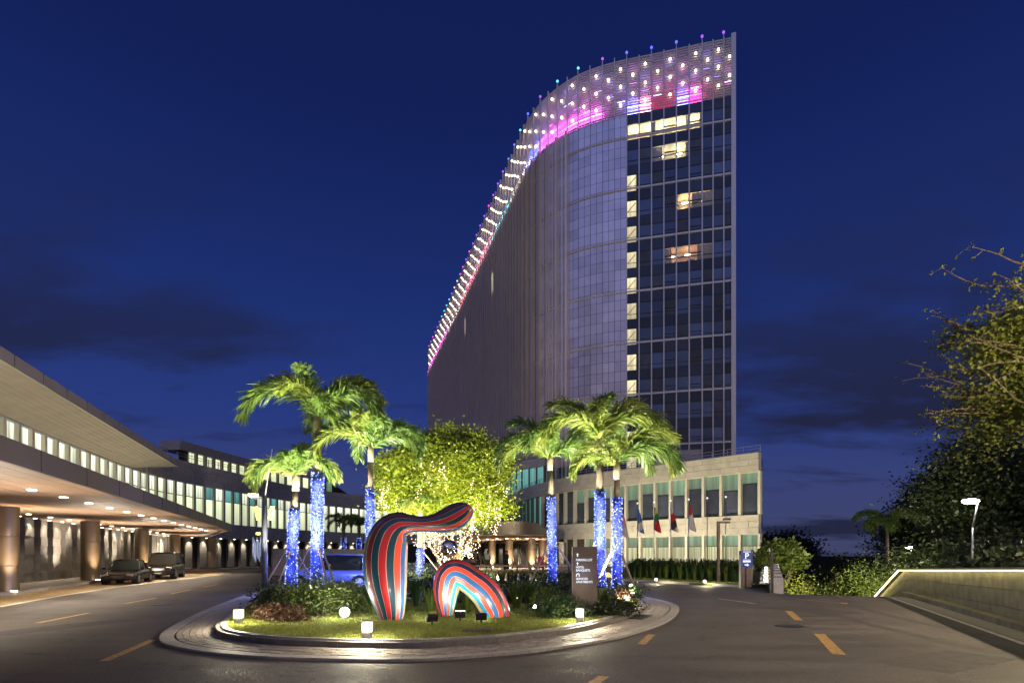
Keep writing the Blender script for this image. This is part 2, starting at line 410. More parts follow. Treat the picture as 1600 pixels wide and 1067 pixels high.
worn(M['yellow'], (.10, .075, .055))
M['whitepaint'] = mat('white_paint', (.5, .48, .42), .6, var=.25, scale=6)
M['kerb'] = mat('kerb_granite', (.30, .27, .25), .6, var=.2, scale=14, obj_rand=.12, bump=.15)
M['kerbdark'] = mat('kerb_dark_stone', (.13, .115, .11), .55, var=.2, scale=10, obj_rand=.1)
M['paver'] = mat('paver', (.23, .195, .175), .7, var=.2, scale=12, obj_rand=.28, bump=.3, bscale=50)
M['paverbed'] = mat('paver_bed', (.07, .06, .055), .9, var=.3)
M['iron'] = mat('iron', (.06, .06, .06), .5, .6, var=.2)
M['dark'] = mat('dark_metal', (.03, .028, .03), .4, .5, var=.1)
M['steel'] = mat('steel', (.42, .42, .44), .35, .9, var=.08)
M['grass'] = leafmat('grass_blades', (.11, .15, .02), (.27, .28, .05), .6, .3)
M['turf'] = mat('turf', (.07, .085, .018), .95, var=.4, scale=2.2)
M['pavement'] = course_mat('pavement_tiles', (.30, .27, .24), (.27, .24, .21), (.14, .12, .1), .6, .6)
M['yellowpaver'] = course_mat('yellow_pavers', (.34, .24, .11), (.27, .18, .09), (.12, .09, .05), .42, .21)  # the yellowish lamplight on this pavement is put into its colour
M['stone'] = mat('stone_panel', (.36, .33, .27), .65, var=.12, scale=1.2, obj_rand=.045, bump=.1, bscale=20)
M['stonegrey'] = mat('stone_panel_grey', (.36, .335, .35), .6, var=.14, scale=2.5, obj_rand=.10)
M['stonewet'] = mat('stone_mossy', (.20, .185, .10), .5, var=.35, scale=3.0, obj_rand=.12, bump=.2, bscale=14)
M['black'] = mat('black_plastic', (.015, .015, .016), .4, var=0)

# ------------------------------------------------------------------ terrain: a plateau, and a ramp that dips to the right behind the crest
RX, RY = .427, .904
def tu(x, y):
    return (x - 15) * RX + (y - 25) * RY, (x - 12.9) * RY - (y - 25.7) * RX
def sst(v):
    v = min(max(v, 0), 1); return v * v * (3 - 2 * v)
def height(x, y):
    t, u = tu(x, y)
    if u <= 0: return 0.0
    ramp = -6.0 * sst((t + 2.5) / 34)
    bank = .55 - 6.0 * sst((t - 4) / 48)
    k = sst((u - 5.3) / 1.6)
    return ramp * (1 - k) + bank * k if t > -60 else 0.0
def tup(t, u):                           # plan point from along-ramp and across-ramp distance
    ox, oy = 15 * 1.0, 25 * 1.0
    # invert the two dot products
    A = np.array([[RX, RY], [RY, -RX]]); rhs = np.array([t + 15 * RX + 25 * RY, u + 12.9 * RY - 25.7 * RX])
    p = np.linalg.solve(A, rhs); return float(p[0]), float(p[1])

def grid(name, xs, ys, zf, m, keep=None):
    v = [(x, y, zf(x, y)) for y in ys for x in xs]; nx = len(xs); f = []
    for j in range(len(ys) - 1):
        for i in range(nx - 1):
            if keep is None or keep((xs[i] + xs[i + 1]) / 2, (ys[j] + ys[j + 1]) / 2):
                a = j * nx + i; f.append((a, a + 1, a + nx + 1, a + nx))
    return mesh(name, v, f, m, smooth=True)
xs = [-900, -500, -300, -200, -120, -80, -50, -30, -15, 0] + [6 + i * 1.0 for i in range(40)] + [48, 52, 58, 66, 80, 110, 160, 260, 500, 900]
ys = [-300, -150, -60, -30, -10] + [0 + i * 1.0 for i in range(66)] + [68, 72, 78, 86, 96, 110, 140, 200, 320, 600, 1100, 2000]
struct(grid('ground', xs, ys, lambda x, y: height(x, y) - .06, M['soil']))
xs = [-60, -50, -40, -30, -20, -10, 0] + [4 + i * .75 for i in range(54)]
ys = [-25, -15, -8, 0] + [4 + i * .75 for i in range(86)] + [72, 80, 90]
road = struct(grid('road', xs, ys, height, M['asphalt'], lambda x, y: tu(x, y)[1] < 5.4 and (tu(x, y)[1] < 0 or tu(x, y)[0] < 17)))

def on_road(poly, name, m, z=.004, parent=road):
    b, f = fill(ccw(poly), z)
    return mesh(name, [(p.x, p.y, height(p.x, p.y) + z) for p in b], f, m, parent)
def gpt(px, py): s = (py - HZ) / CAMZ; return (px - 800) / s, FPX / s
def dash(px0, py0, px1, py1, w, name='lane_dash', m=None):
    a, b = np.array(gpt(px0, py0)), np.array(gpt(px1, py1)); t = (b - a) / np.linalg.norm(b - a); q = np.array((-t[1], t[0])) * w / 2
    on_road([a - q, b - q, b + q, a + q], name, m or M['yellow'])
for d in ((163, 1032, 240, 999, .16), (58, 973, 138, 957.5, .16), (196, 942.5, 244, 934, .15), (267, 927.5, 298, 921, .14), (318, 917, 340, 912.5, .14),
          (920, 1072, 944, 1056, .16), (1002, 1006, 1018, 991, .16), (1280, 990, 1311, 1022, .22), (1232, 954, 1248, 969, .2), (1311, 930, 1320, 943, .2)):
    dash(*d)
dash(1250, 936, 1313, 942, .10, 'lane_arrow'); dash(1280, 935.6, 1312, 937.5, .10, 'lane_arrow')
dash(1122, 935, 1180, 942.5, .09, 'lane_line', M['whitepaint'])
# repair patches, a manhole and faint wheel marks on the drive
M['patch'] = mat('asphalt_patch', (.045, .039, .037), .8, var=.35, scale=5, bump=.3, bscale=70)
M['tyremark'] = mat('tyre_mark', (.052, .044, .041), .7, var=.4, scale=4)
for (x, y, w_, h_, a_) in ((7.4, 9.2, 2.4, 1.1, .5), (-11.2, 13.5, 3.2, 1.0, 1.2), (9.6, 17.5, 1.6, 2.6, .4), (-2.8, 6.9, 2.2, .8, .05)):
    c_, s_ = math.cos(a_), math.sin(a_)
    on_road([(x + c_ * i * w_ / 2 - s_ * j * h_ / 2, y + s_ * i * w_ / 2 + c_ * j * h_ / 2) for i, j in ((-1, -1), (1, -1), (1.0, .92), (-1.02, 1))], 'repair_patch', M['patch'], .003)
def arc_mark(pts, w_):
    L_ = smooth_line(pts, False, 8); q_ = offset_line(L_, w_)
    on_road([tuple(p) for p in L_] + [tuple(p) for p in q_[::-1]], 'wheel_mark', M['tyremark'], .002)
for off in (0, 1.5):
    arc_mark([(9.5 + off, -1), (9.0 + off, 8), (9.6 + off, 15), (11.6 + off * .9, 21), (14.2 + off * .8, 27)], .3)
    arc_mark([(-15.6 - off, 4), (-14.2 - off, 11), (-15.2 - off, 18), (-18 - off, 28), (-22 - off, 42)], .32)
    arc_mark([(8.2, 4.6 - off), (2.5, 6.7 - off), (-4, 6.4 - off), (-9.8, 7.8 - off), (-13.5, 13 - off)], .28)
b = MB(); b.lathe([(.34, 0), (.34, .012), (.30, .014)], n=28); mh = b.build('manhole_cover', M['iron'], road); mh.location = (7.0, 13.6, .0)
b = MB(); b.lathe([(.30, 0), (.30, .012), (.27, .014)], n=28); mh = b.build('manhole_cover', M['iron'], road); mh.location = (-12.6, 19.5, .0)
# white line, gutter, kerb and lit wall along the right-hand side
def strip(t0, t1, u0, u1, name, m, z, parent=road, n=24):
    v, f = [], []
    for i in range(n + 1):
        t = t0 + (t1 - t0) * i / n
        for u in (u0, u1):
            x, y = tup(t, u); v.append((x, y, height(x, y) + z))
    for i in range(n): f.append((2 * i, 2 * i + 1, 2 * i + 3, 2 * i + 2))
    return mesh(name, v, f, m, parent)
strip(-40, 6, 3.92, 4.06, 'edge_line', M['whitepaint'], .006, n=40)
strip(-40, 1.0, 4.10, 4.66, 'gutter', M['pavement'], .008, n=40)

# left-hand edge: pale line, yellow-lit pavers, kerb and pavement under the canopy
EDGE = [(-12.5, 0), (-17.6, 18.5), (-19.8, 23.9), (-21.6, 29.2), (-23.0, 35), (-26.2, 49), (-30, 66)]
KERB = [(-13.3, -2), (-22.5, 24.6), (-26.9, 35.5), (-31.2, 46.6), (-36.0, 59), (-38.5, 66)]
on_road([tuple(p) for p in EDGE] + [tuple(p) for p in KERB[::-1]], 'yellow_paving', M['yellowpaver'], .004)
for i in range(len(EDGE) - 1):
    a, b = np.array(EDGE[i]), np.array(EDGE[i + 1]); t = (b - a) / np.linalg.norm(b - a); q = np.array((-t[1], t[0])) * .11
    on_road([a - q, b - q, b + q, a + q], 'edge_line', M['whitepaint'], .010)
pv = MB(); pv.prism(ccw(KERB + [(-52, 66), (-44, 30), (-30, -2)]), -.05, .13)
left_pavement = struct(pv.build('pavement', M['pavement']))
kp = Path(KERB)
d = 0.0
while d < kp.len - .1:
    p, a = kp(d + .6); box('kerb_stone', M['kerb'], (p.x, p.y, .07), (1.18, .22, .17), a, left_pavement); d += 1.2

# ------------------------------------------------------------------ the planted island
OUT = smooth_line([(-7.5, 11.5), (-6.7, 10.55), (-5.4, 9.74), (-3.85, 9.26), (-1.72, 9.1), (0, 9.7), (.9, 10.3), (1.89, 11.15), (2.77, 12.2), (4.15, 14.4), (5.35, 17.3), (5.8, 19.4),
                   (5.7, 21.8), (5.0, 24.6), (3.2, 26.6), (0, 27.3), (-4, 27.3), (-8, 27.1), (-10.6, 26.6), (-11.7, 25.6), (-11.7, 23.8), (-10.6, 19.9), (-9.5, 16.4), (-8.25, 13)], True, 10)
ring = Path(OUT, True)
def inner(off):
    q = offset_line(OUT, off, True); keep = []
    for p in q:
        if np.min(np.linalg.norm(OUT - p, axis=1)) > off * .96: keep.append(p)
    return np.array(keep)
def ring_mesh(name, o0, o1, z0, z1, m, parent=None):
    a, b = inner(o0) if o0 else OUT, None
    va, fa = [], []
    q0 = offset_line(OUT, o0, True) if o0 else OUT; q1 = offset_line(OUT, o1, True); n = len(OUT)
    va = [(x, y, z1) for x, y in q0] + [(x, y, z1) for x, y in q1] + [(x, y, z0) for x, y in q0]
    for i in range(n):
        j = (i + 1) % n; fa += [(i, j, n + j, n + i), (2 * n + i, 2 * n + j, j, i)]
    return mesh(name, va, fa, m, parent)
paver_band = struct(ring_mesh('paver_band', 0.05, 1.30, -.02, .012, M['paverbed']))
def stone(d0, d1, o0, o1, z0, z1, name, m, parent, n=3):
    v, f = [], []
    for i in range(n + 1):
        d_ = d0 + (d1 - d0) * i / n
        for o_ in (o0, o1):
            p, a = ring(d_, o_); v += [(p.x, p.y, z0), (p.x, p.y, z1)]
    for i in range(n):
        k = 4 * i; f += [(k, k + 4, k + 5, k + 1), (k + 1, k + 5, k + 7, k + 3), (k + 3, k + 7, k + 6, k + 2)]
    f += [(0, 1, 3, 2), (4 * n, 4 * n + 2, 4 * n + 3, 4 * n + 1)]
    return mesh(name, v, f, m, parent)
ns = int(ring.len / .8)
for i in range(ns):
    d0, d1 = ring.len * i / ns + .006, ring.len * (i + 1) / ns - .006
    stone(d0, d1, 0, .26, 0, .045, 'edge_stone', M['kerb'], paver_band)
lawn_kerb = struct(ring_mesh('lawn_kerb', 1.10, 1.2, -.02, .10, M['kerbdark']))
ns = int(ring.len / .95)
for i in range(ns):
    d0, d1 = ring.len * i / ns + .004, ring.len * (i + 1) / ns - .004
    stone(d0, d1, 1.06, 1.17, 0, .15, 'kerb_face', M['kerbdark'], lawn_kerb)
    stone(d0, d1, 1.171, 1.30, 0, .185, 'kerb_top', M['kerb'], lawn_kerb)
bricks = []
rows = 6
for r in range(rows):
    off = .30 + (r + .5) * (.74 / rows); nb = int(ring.len / .245)
    for i in range(nb):
        dd = (i + .5 * (r % 2)) * ring.len / nb
        p, a = ring(dd, off); bricks.append((p.x * p.x + p.y * p.y, p, a))
bricks.sort(key=lambda q: q[0])
for q, p, a in bricks[:300]:
    box('paver_brick', M['paver'], (p.x, p.y, .018 + R.uniform(-.004, .006)), (.228, .112, .05), a + R.uniform(-.02, .02), paver_band)
rest = MB()
for q, p, a in bricks[300:]: rest.box((p.x, p.y, .018 + R.uniform(-.004, .006)), (.228, .112, .05), a + R.uniform(-.02, .02))
stuff(rest.build('paver_bricks_beyond', M['paver'], paver_band))
for dpos in (15.0,):                      # drain grate in the paved band on the right
    gp = Vector((3.55, 15.2, 0))
    g_ = thing('drain_grate', 'dark slotted drain grate set in the paved ring beside the right lawn kerb', 'grate', (gp.x, gp.y, .045), rad(62))
    for k in range(9): box('bar', M['iron'], (-.5 + k * .125, 0, .01), (.05, .46, .03), 0, g_, True)
    for s_ in (-1, 1): box('rim', M['iron'], (0, s_ * .24, .01), (1.1, .04, .032), 0, g_, True)
LAWN = inner(1.28)
lawn_v, lawn_f = fill(ccw([tuple(p) for p in LAWN]), .16)
lawn = struct(mesh('lawn', lawn_v, lawn_f, M['turf']))
def inside(poly, x, y):
    c = np.zeros(len(x), bool); n = len(poly); j = n - 1
    for i in range(n):
        xi, yi = poly[i]; xj, yj = poly[j]
        k = ((yi > y) != (yj > y)) & (x < (xj - xi) * (y - yi) / (yj - yi + 1e-12) + xi); c ^= k; j = i
    return c
def blades(name, x, y, z, h, w, m, parent=None, lean=.5, rng=NR):
    n = len(x); a = rng.uniform(0, 2 * np.pi, n); hh = h * rng.uniform(.5, 1.25, n); l_ = lean * hh * rng.uniform(.2, 1, n); b = rng.uniform(0, 2 * np.pi, n)
    base = np.stack([x, y, np.broadcast_to(z, x.shape)], 1); sd = np.stack([np.cos(a), np.sin(a), np.zeros(n)], 1) * w / 2
    tip = base + np.stack([np.cos(b) * l_, np.sin(b) * l_, hh], 1)
    v = np.stack([base - sd, base + sd, tip], 1).reshape(-1, 3)
    return quick(name, v, np.arange(n * 3).reshape(-1, 3), m, parent)
gx = NR.uniform(-10, 5.5, 260000); gy = 9.5 + 10.5 * NR.uniform(0, 1, 260000) ** 1.4
k = inside(LAWN, gx, gy); gx, gy = gx[k], gy[k]
tag(stuff(blades('lawn_grass', gx, gy, .155, .062, .011, M['grass'])), 'short yellow-green grass covering the planted island', 'grass')
cv = box('access_cover', M['iron'], (-.75, 11.5, .19), (.62, .34, .05), .05); tag(cv, 'flat dark access cover lying in the lawn before the sculptures', 'cover')

fx_ = NR.uniform(-9, 7, 900); fy_ = NR.uniform(6, 20, 900); dd_ = np.array([np.min(np.linalg.norm(OUT - np.array((a_, b_)), axis=1)) for a_, b_ in zip(fx_, fy_)])
kf = (dd_ < 1.1) & (NR.uniform(0, 1, 900) < .55)
fl_c = np.stack([fx_[kf], fy_[kf], np.full(kf.sum(), .052)], 1)
v_, f_ = leaves(fl_c, .07, NR, .5); v_[:, 2] = .050 + (v_[:, 2] - .052) * .12
tag(stuff(quick('fallen_leaves', v_, f_, mat('dry_leaf', (.16, .10, .04), .8, var=.4, scale=20))), 'few dry fallen leaves scattered along the paved ring', 'leaves')
# ------------------------------------------------------------------ facade materials
def winmat(name, col, strength, fold=14.0, top=None, contrast=.35):
    """a lit window: curtain folds and a lighter ceiling strip seen through the pane"""
    m, n, l, b = newmat(name)
    tc = n.new('ShaderNodeTexCoord'); oi = n.new('ShaderNodeObjectInfo')
    w = n.new('ShaderNodeTexNoise'); w.noise_dimensions = '2D'
    mp = n.new('ShaderNodeMapping'); l.new(tc.outputs['Generated'], mp.inputs[0]); mp.inputs['Scale'].default_value = (fold, fold, .5)
    ad = n.new('ShaderNodeVectorMath'); l.new(mp.outputs[0], ad.inputs[0])
    rs = n.new('ShaderNodeMath'); rs.operation = 'MULTIPLY'; l.new(oi.outputs['Random'], rs.inputs[0]); rs.inputs[1].default_value = 50
    l.new(rs.outputs[0], ad.inputs[1]); l.new(ad.outputs[0], w.inputs['Vector']); w.inputs['Scale'].default_value = 1.0; w.inputs['Detail'].default_value = 2
    sp = n.new('ShaderNodeSeparateXYZ'); l.new(tc.outputs['Generated'], sp.inputs[0])
    r = n.new('ShaderNodeMapRange'); l.new(w.outputs['Fac'], r.inputs[0])
    for i, v in ((1, .3), (2, .7), (3, 1 - contrast), (4, 1 + contrast)): r.inputs[i].default_value = v
    rz = n.new('ShaderNodeMapRange'); l.new(sp.outputs['Z'], rz.inputs[0])
    for i, v in ((1, 0), (2, 1), (3, .75), (4, 1.2)): rz.inputs[i].default_value = v
    ro = n.new('ShaderNodeMapRange'); l.new(oi.outputs['Random'], ro.inputs[0]); ro.inputs[3].default_value = .7; ro.inputs[4].default_value = 1.2
    a = n.new('ShaderNodeMath'); a.operation = 'MULTIPLY'; l.new(r.outputs[0], a.inputs[0]); l.new(rz.outputs[0], a.inputs[1])
    a2 = n.new('ShaderNodeMath'); a2.operation = 'MULTIPLY'; l.new(a.outputs[0], a2.inputs[0]); l.new(ro.outputs[0], a2.inputs[1])
    a3 = n.new('ShaderNodeMath'); a3.operation = 'MULTIPLY'; l.new(a2.outputs[0], a3.inputs[0]); a3.inputs[1].default_value = strength
    l.new(a3.outputs[0], b.inputs['Emission Strength']); b.inputs['Emission Color'].default_value = (*col, 1)
    b.inputs['Base Color'].default_value = (.05, .05, .05, 1); b.inputs['Roughness'].default_value = .12
    return m
M['glass'] = mat('dark_glass', (.07, .10, .18), .10, .55, var=.25, scale=.15, obj_rand=.3)
M['glass2'] = mat('dark_glass_smoky', (.05, .06, .085), .16, .3, var=.3, scale=.4, obj_rand=.3)
M['spandrel'] = mat('spandrel_glass', (.035, .045, .075), .14, .5, var=.2, scale=.2, obj_rand=.25)
M['mullion'] = mat('mullion_metal', (.55, .52, .54), .35, .55, var=.06)
M['panel'] = mat('facade_panel', (.56, .52, .60), .24, .85, var=.10, scale=.3, obj_rand=.13)
M['fin'] = mat('facade_fin', (.78, .68, .62), .30, .55, var=.06, scale=.3)
M['cladding'] = mat('facade_cladding', (.20, .165, .155), .45, .25, var=.1, scale=.2)
M['ledge'] = mat('facade_ledge', (.50, .44, .36), .5, .2, var=.05)
M['louvre'] = mat('louvre_metal', (.62, .60, .64), .4, .3, var=.05)
M['crownwall'] = mat('crown_wall', (.50, .48, .56), .6, .2, var=.1)
M['beige'] = mat('beige_render', (.60, .50, .43), .7, var=.08, scale=.6)
M['fascia'] = mat('fascia_metal', (.155, .115, .10), .5, .3, var=.1, scale=.4)
M['soffit'] = mat('soffit_board', (.27, .18, .125), .5, var=.14, scale=1.4, obj_rand=.10)
M['roofsoffit'] = mat('roof_soffit_board', (.36, .31, .235), .6, var=.1, scale=.8, obj_rand=.05)
M['slatdark'] = mat('wall_recess', (.055, .045, .04), .7, var=.2, scale=2)
M['slat'] = mat('wall_panel_stone', (.20, .185, .165), .6, var=.15, scale=3, obj_rand=.14, bump=.15, bscale=18)
M['bronze'] = mat('column_bronze', (.25, .195, .145), .40, .7, var=.1, scale=.8)
M['pier'] = mat('window_pier', (.44, .41, .33), .6, var=.06, scale=1.0)
M['win'] = winmat('lit_window_warm', (.86, .94, .60), 1.0, 9, contrast=.22)
M['winhi'] = winmat('lit_window_ceiling', (.90, .97, .74), 1.2, 3, contrast=.45)
M['wincool'] = winmat('lit_window_aqua', (.22, .62, .58), .55, 12)
M['wingreen'] = winmat('lit_window_green', (.26, .46, .28), .50, 3, contrast=.4)
M['wincurt'] = winmat('lit_window_curtain', (.56, .56, .30), .72, 9, contrast=.5)
M['winroom'] = winmat('lit_room_cream', (1.0, .82, .45), .85, 2, contrast=.2)
M['winstair'] = winmat('lit_stair_window', (1.0, .85, .5), .85, 2, contrast=.25)
M['winamber'] = winmat('lit_room_amber', (.75, .38, .18), .22, 7, contrast=.5)
M['wingold'] = winmat('lit_room_gold', (1.0, .62, .24), .55, 12, contrast=.5)
M['downlight'] = glow('downlight_lens', (1.0, .85, .62), 14)
M['led'] = glow('led_strip', (1.0, .84, .36), 13)

m, n_, l_, b_ = newmat('clear_pane'); tr_ = n_.new('ShaderNodeBsdfTransparent'); tr_.inputs[0].default_value = (.82, .86, .88, 1); gl_ = n_.new('ShaderNodeBsdfGlossy'); gl_.inputs['Roughness'].default_value = .05; mx_ = n_.new('ShaderNodeMixShader'); mx_.inputs[0].default_value = .10
l_.new(tr_.outputs[0], mx_.inputs[1]); l_.new(gl_.outputs[0], mx_.inputs[2]); l_.new(mx_.outputs[0], n_['Material Output'].inputs[0]); M['clear'] = m
# ------------------------------------------------------------------ hotel tower
LAMPS = [(1130.3, 57.2), (1096.8, 63.5), (1056.7, 72.2), (1017.9, 80.7), (979.3, 88.5), (941.8, 98.2), (904.2, 112.6), (872, 132.7), (845.4, 156.2), (826.3, 182.5), (814.4, 207.8), (805, 230.4), (795.9, 252.2), (787.1, 272),
         (779.3, 290.7), (772, 308.3), (764.8, 325.1), (758, 340.9), (751.4, 355.8), (745.6, 370.3), (740.1, 383.5), (734.3, 395.9), (729.2, 408.3), (724.3, 419.8), (719.9, 431), (715.3, 441.7), (710.9, 451.7), (706.5, 460.9), (702.6, 470.2), (698.5, 479.4),
         (694.8, 488), (691, 496.5), (687.3, 504.8), (683.8, 512.8), (680.4, 520.6), (677, 528.2), (673.8, 535.6), (670.6, 542.8)]
lamp_plan = [((px - 800) * 90 / (HZ - py), FPX * 90 / (HZ - py)) for px, py in LAMPS]
plan0 = [(38.6, 93.4)] + lamp_plan
TP = smooth_line(plan0, False, 6)
tp = Path(TP)
cum = [0.0]
for i in range(1, len(plan0)): cum.append(tp.l[i * 6])
ZC0, ZC1, FL0, FLH = 81.2, 91.2, 12.05, 4.61
tower = thing('hotel_tower', 'tall curved hotel tower with dark glass end and glowing multicoloured light crown', 'building', (24, 105, 0))
# solid core behind the skin
core_pts = offset_line(TP, -3.3)
end = core_pts[-1]
core = [tuple(p) for p in core_pts] + [(end[0] + 22, end[1] + 8), (36.6, 125)]
cb = MB(); cb.prism(ccw(core), 0, ZC0 - .1); cb.build('core_wall', M['cladding'], tower)
mul = []                                  # mullion stations: every lamp and the middle of every lamp bay
for i in range(len(cum) - 1):
    mul.append(cum[i])
    if i > 0: mul.append((cum[i] + cum[i + 1]) / 2)
mul.append(cum[-1])
i_face = mul.index(cum[5])                # the glazed end runs from the corner to the sixth station
def seg(d0, d1, off):
    p, _ = tp(d0, off); q, _ = tp(d1, off); return (p + q) / 2, math.atan2((q - p).y, (q - p).x), (q - p).length
nfl = 15
lit = {}                                  # (bay from the corner, floor from the top) -> material
for b_ in range(3, 9): lit[(b_, 0)] = 'winroom'
for b_ in (4, 5, 6): lit[(b_, 1)] = 'winroom'
lit[(2, 3)] = 'wingold'; lit[(3, 3)] = 'wingold'; lit[(4, 3)] = 'winamber'
lit[(2, 5)] = 'winamber'; lit[(3, 5)] = 'winamber'; lit[(4, 5)] = 'winamber'; lit[(5, 5)] = 'winamber'
for k in range(i_face):
    c, a, w = seg(mul[k], mul[k + 1], .05)
    stair = (k == i_face - 1)
    for fl in range(nfl):
        z1 = ZC0 - .3 - fl * FLH - (1.6 if fl == 0 else 1.6); z0 = z1 - 2.75
        key = lit.get((k, fl))
        if stair and fl >= 2:
            cs, as_, ws = seg(mul[k] + w * .22, mul[k + 1], .07)
            box('stair_window', M['winstair'], (cs.x, cs.y, (z0 + z1) / 2), (ws * .96, .08, 2.9), as_, tower)
            u = Vector((math.cos(as_), math.sin(as_), 0)); q = Vector((cs.x, cs.y, 0)) + Vector((math.sin(as_), -math.cos(as_), 0)) * -.1
            beam('stair_stringer', M['ledge'], q - u * ws * .42 + Vector((0, 0, z1 - .5)), q + u * ws * .42 + Vector((0, 0, z0 + .7)), .28, .08, tower)
            cj, aj, wj = seg(mul[k], mul[k] + w * .22, .06)
            box('pane', M['spandrel'], (cj.x, cj.y, (z0 + z1) / 2), (wj, .06, 2.9), aj, tower)
        else:
            box('pane', M['clear'] if key else (M['glass'] if (k * 7 + fl * 3) % 4 else M['glass2']), (c.x, c.y, (z0 + z1) / 2), (w * .97, .06, 2.75), a, tower)
        box('spandrel', M['spandrel'], (c.x, c.y, z1 + .93), (w * .97, .06, 1.8), a, tower)
        box('transom', M['dark'], (c.x, c.y, z0 + .75), (w, .16, .10), a, tower)
        box('transom', M['dark'], (c.x, c.y, z1 + .02), (w, .16, .12), a, tower)
        if k in (3, 5) and fl % 1 == 0: box('vent_sash', M['dark'], (c.x, c.y, z0 + 1.25), (w * .9, .2, .12), a, tower)
# furnished rooms behind the lit panes: walls, ceiling with lamps, curtains, furniture
M['roomwall'] = mat('room_wall', (.70, .62, .45), .8, var=.06); M['curtain'] = mat('room_curtain', (.55, .42, .22), .85, var=.35, scale=2.2); M['furn'] = mat('room_furniture', (.10, .06, .04), .6)
def room(k0, k1, fl, lampm, back=2.7, curtains=(), wallm='roomwall'):
    d0, d1 = mul[k0], mul[k1]; z1 = ZC0 - .3 - fl * FLH - 1.6; z0 = z1 - 2.85
    c, a, w = seg(d0, d1, -back); box('room_wall', M[wallm], (c.x, c.y, (z0 + z1) / 2), (w, .1, 2.9), a, tower)
    c, a, w = seg(d0, d1, -back / 2)
    box('room_ceiling', M[wallm], (c.x, c.y, z1 + .12), (w, back, .1), a, tower); box('room_floor', M['roomwall'], (c.x, c.y, z0 - .02), (w, back, .1), a, tower)
    for dd in (d0 + .1, d1 - .1): p, a_ = tp(dd, -back / 2); box('room_wall', M[wallm], (p.x, p.y, (z0 + z1) / 2), (.12, back, 2.9), a_, tower)
    n = max(1, int((d1 - d0) / 2.3))
    for i in range(n):
        p, a_ = tp(d0 + (d1 - d0) * (i + .5) / n, -back * .55); box('ceiling_lamp', lampm, (p.x, p.y, z1 - 1.0), (.9, .3, .05), a_, tower)
        p, a_ = tp(d0 + (d1 - d0) * (i + .3) / n, -back * .8); box('furniture', M['furn'], (p.x, p.y, z0 + .5), (1.3, .6, .9 + .4 * (i % 2)), a_, tower)
    for (s0, s1) in curtains:
        q = d0 + (d1 - d0) * s0
        while q < d0 + (d1 - d0) * s1: p, a_ = tp(q, -.28 - .07 * (int(q * 7) % 2)); box('curtain', M['curtain'], (p.x, p.y, (z0 + z1) / 2), (.2, .08, 2.8), a_ + .3, tower); q += .22
lamp_c = glow('room_lamp_cream', (1.0, .84, .52), 120); lamp_g = glow('room_lamp_gold', (1.0, .66, .30), 80); lamp_a = glow('room_lamp_amber', (1.0, .50, .26), 34)
room(3, 9, 0, lamp_c, 2.7, ((0, .03), (.16, .2), (.62, .66)))
room(4, 7, 1, lamp_c, 2.6, ((.0, .1), (.72, 1)))
room(2, 5, 3, lamp_g, 2.2, ((.0, .55),))
room(2, 6, 5, lamp_a, 2.4, ((.0, .3), (.85, 1)))
for z in [21.3 + 9.27 * i for i in range(7)]:
    if z > ZC0: break
    for k in range(i_face):
        c, a, w = seg(mul[k], mul[k + 1], .16); box('floor_band', M['mullion'], (c.x, c.y, z), (w, .28, .30), a, tower)
for k in range(1, i_face + 1):
    p, a = tp(mul[k], .22); box('mullion', M['mullion'], (p.x, p.y, (ZC1 + 10) / 2), (.2, .5, ZC1 - 10), a, tower)
p, a = tp(0.3, .1); box('corner_fin', M['mullion'], (p.x, p.y, (ZC1 + 10) / 2), (.75, .7, ZC1 - 9.2), a, tower)
# curved metal skin: panels first, then deep fins along the whole long side
fin_start = i_face + 5; pan_end = i_face + 8
for k in range(i_face, pan_end):
    c, a, w = seg(mul[k], mul[k + 1], .02)
    z = 11.0
    while z < ZC0 - .2:
        h = min(1.84, ZC0 - z)
        if z > 18: box('metal_panel', M['panel'], (c.x, c.y, z + h / 2), (w - .07, .12, h - .05), a, tower)
        z += 1.84
    box('panel_seam', M['dark'], (c.x + math.sin(a) * -.0, c.y, (ZC0 + 10) / 2), (.05, .15, ZC0 - 10.2), a, tower)
def strip_along(d0, d1, off, n):
    return [tuple(tp(d0 + (d1 - d0) * i / n, off)[0][:2]) for i in range(n + 1)]
wall_strip('back_cladding', strip_along(mul[i_face], mul[pan_end], -.12, 12), 9, ZC0, M['spandrel'], tower)
wall_strip('long_cladding', strip_along(mul[pan_end], tp.len, -.05, 110), 6, ZC0, M['cladding'], tower)
for k in range(fin_start, len(mul)):
    p, a = tp(mul[k], .35); box('fin', M['fin'], (p.x, p.y, (ZC0 + 6) / 2), (.42, .85, ZC0 - 6), a, tower)
    if k < len(mul) - 1:
        p, a = tp((mul[k] + mul[k + 1]) / 2, .12); box('fin', M['fin'], (p.x, p.y, (ZC0 + 6) / 2), (.26, .38, ZC0 - 6), a, tower)
for z in [21.3 + 9.27 * i for i in range(7)]:
    o = wall_strip('ledge', strip_along(mul[i_face], mul[fin_start + 16], .16, 40), z - .13, z + .13, M['ledge'], tower, -.2)
# two small lit windows high on the long side
for dd, z in ((mul[44], 72.0), (mul[30], 70.5)):
    p, a = tp(dd + 1.0, .15); box('lit_slot_window', M['winhi'], (p.x, p.y, z), (1.3, .1, 4.6), a, tower)
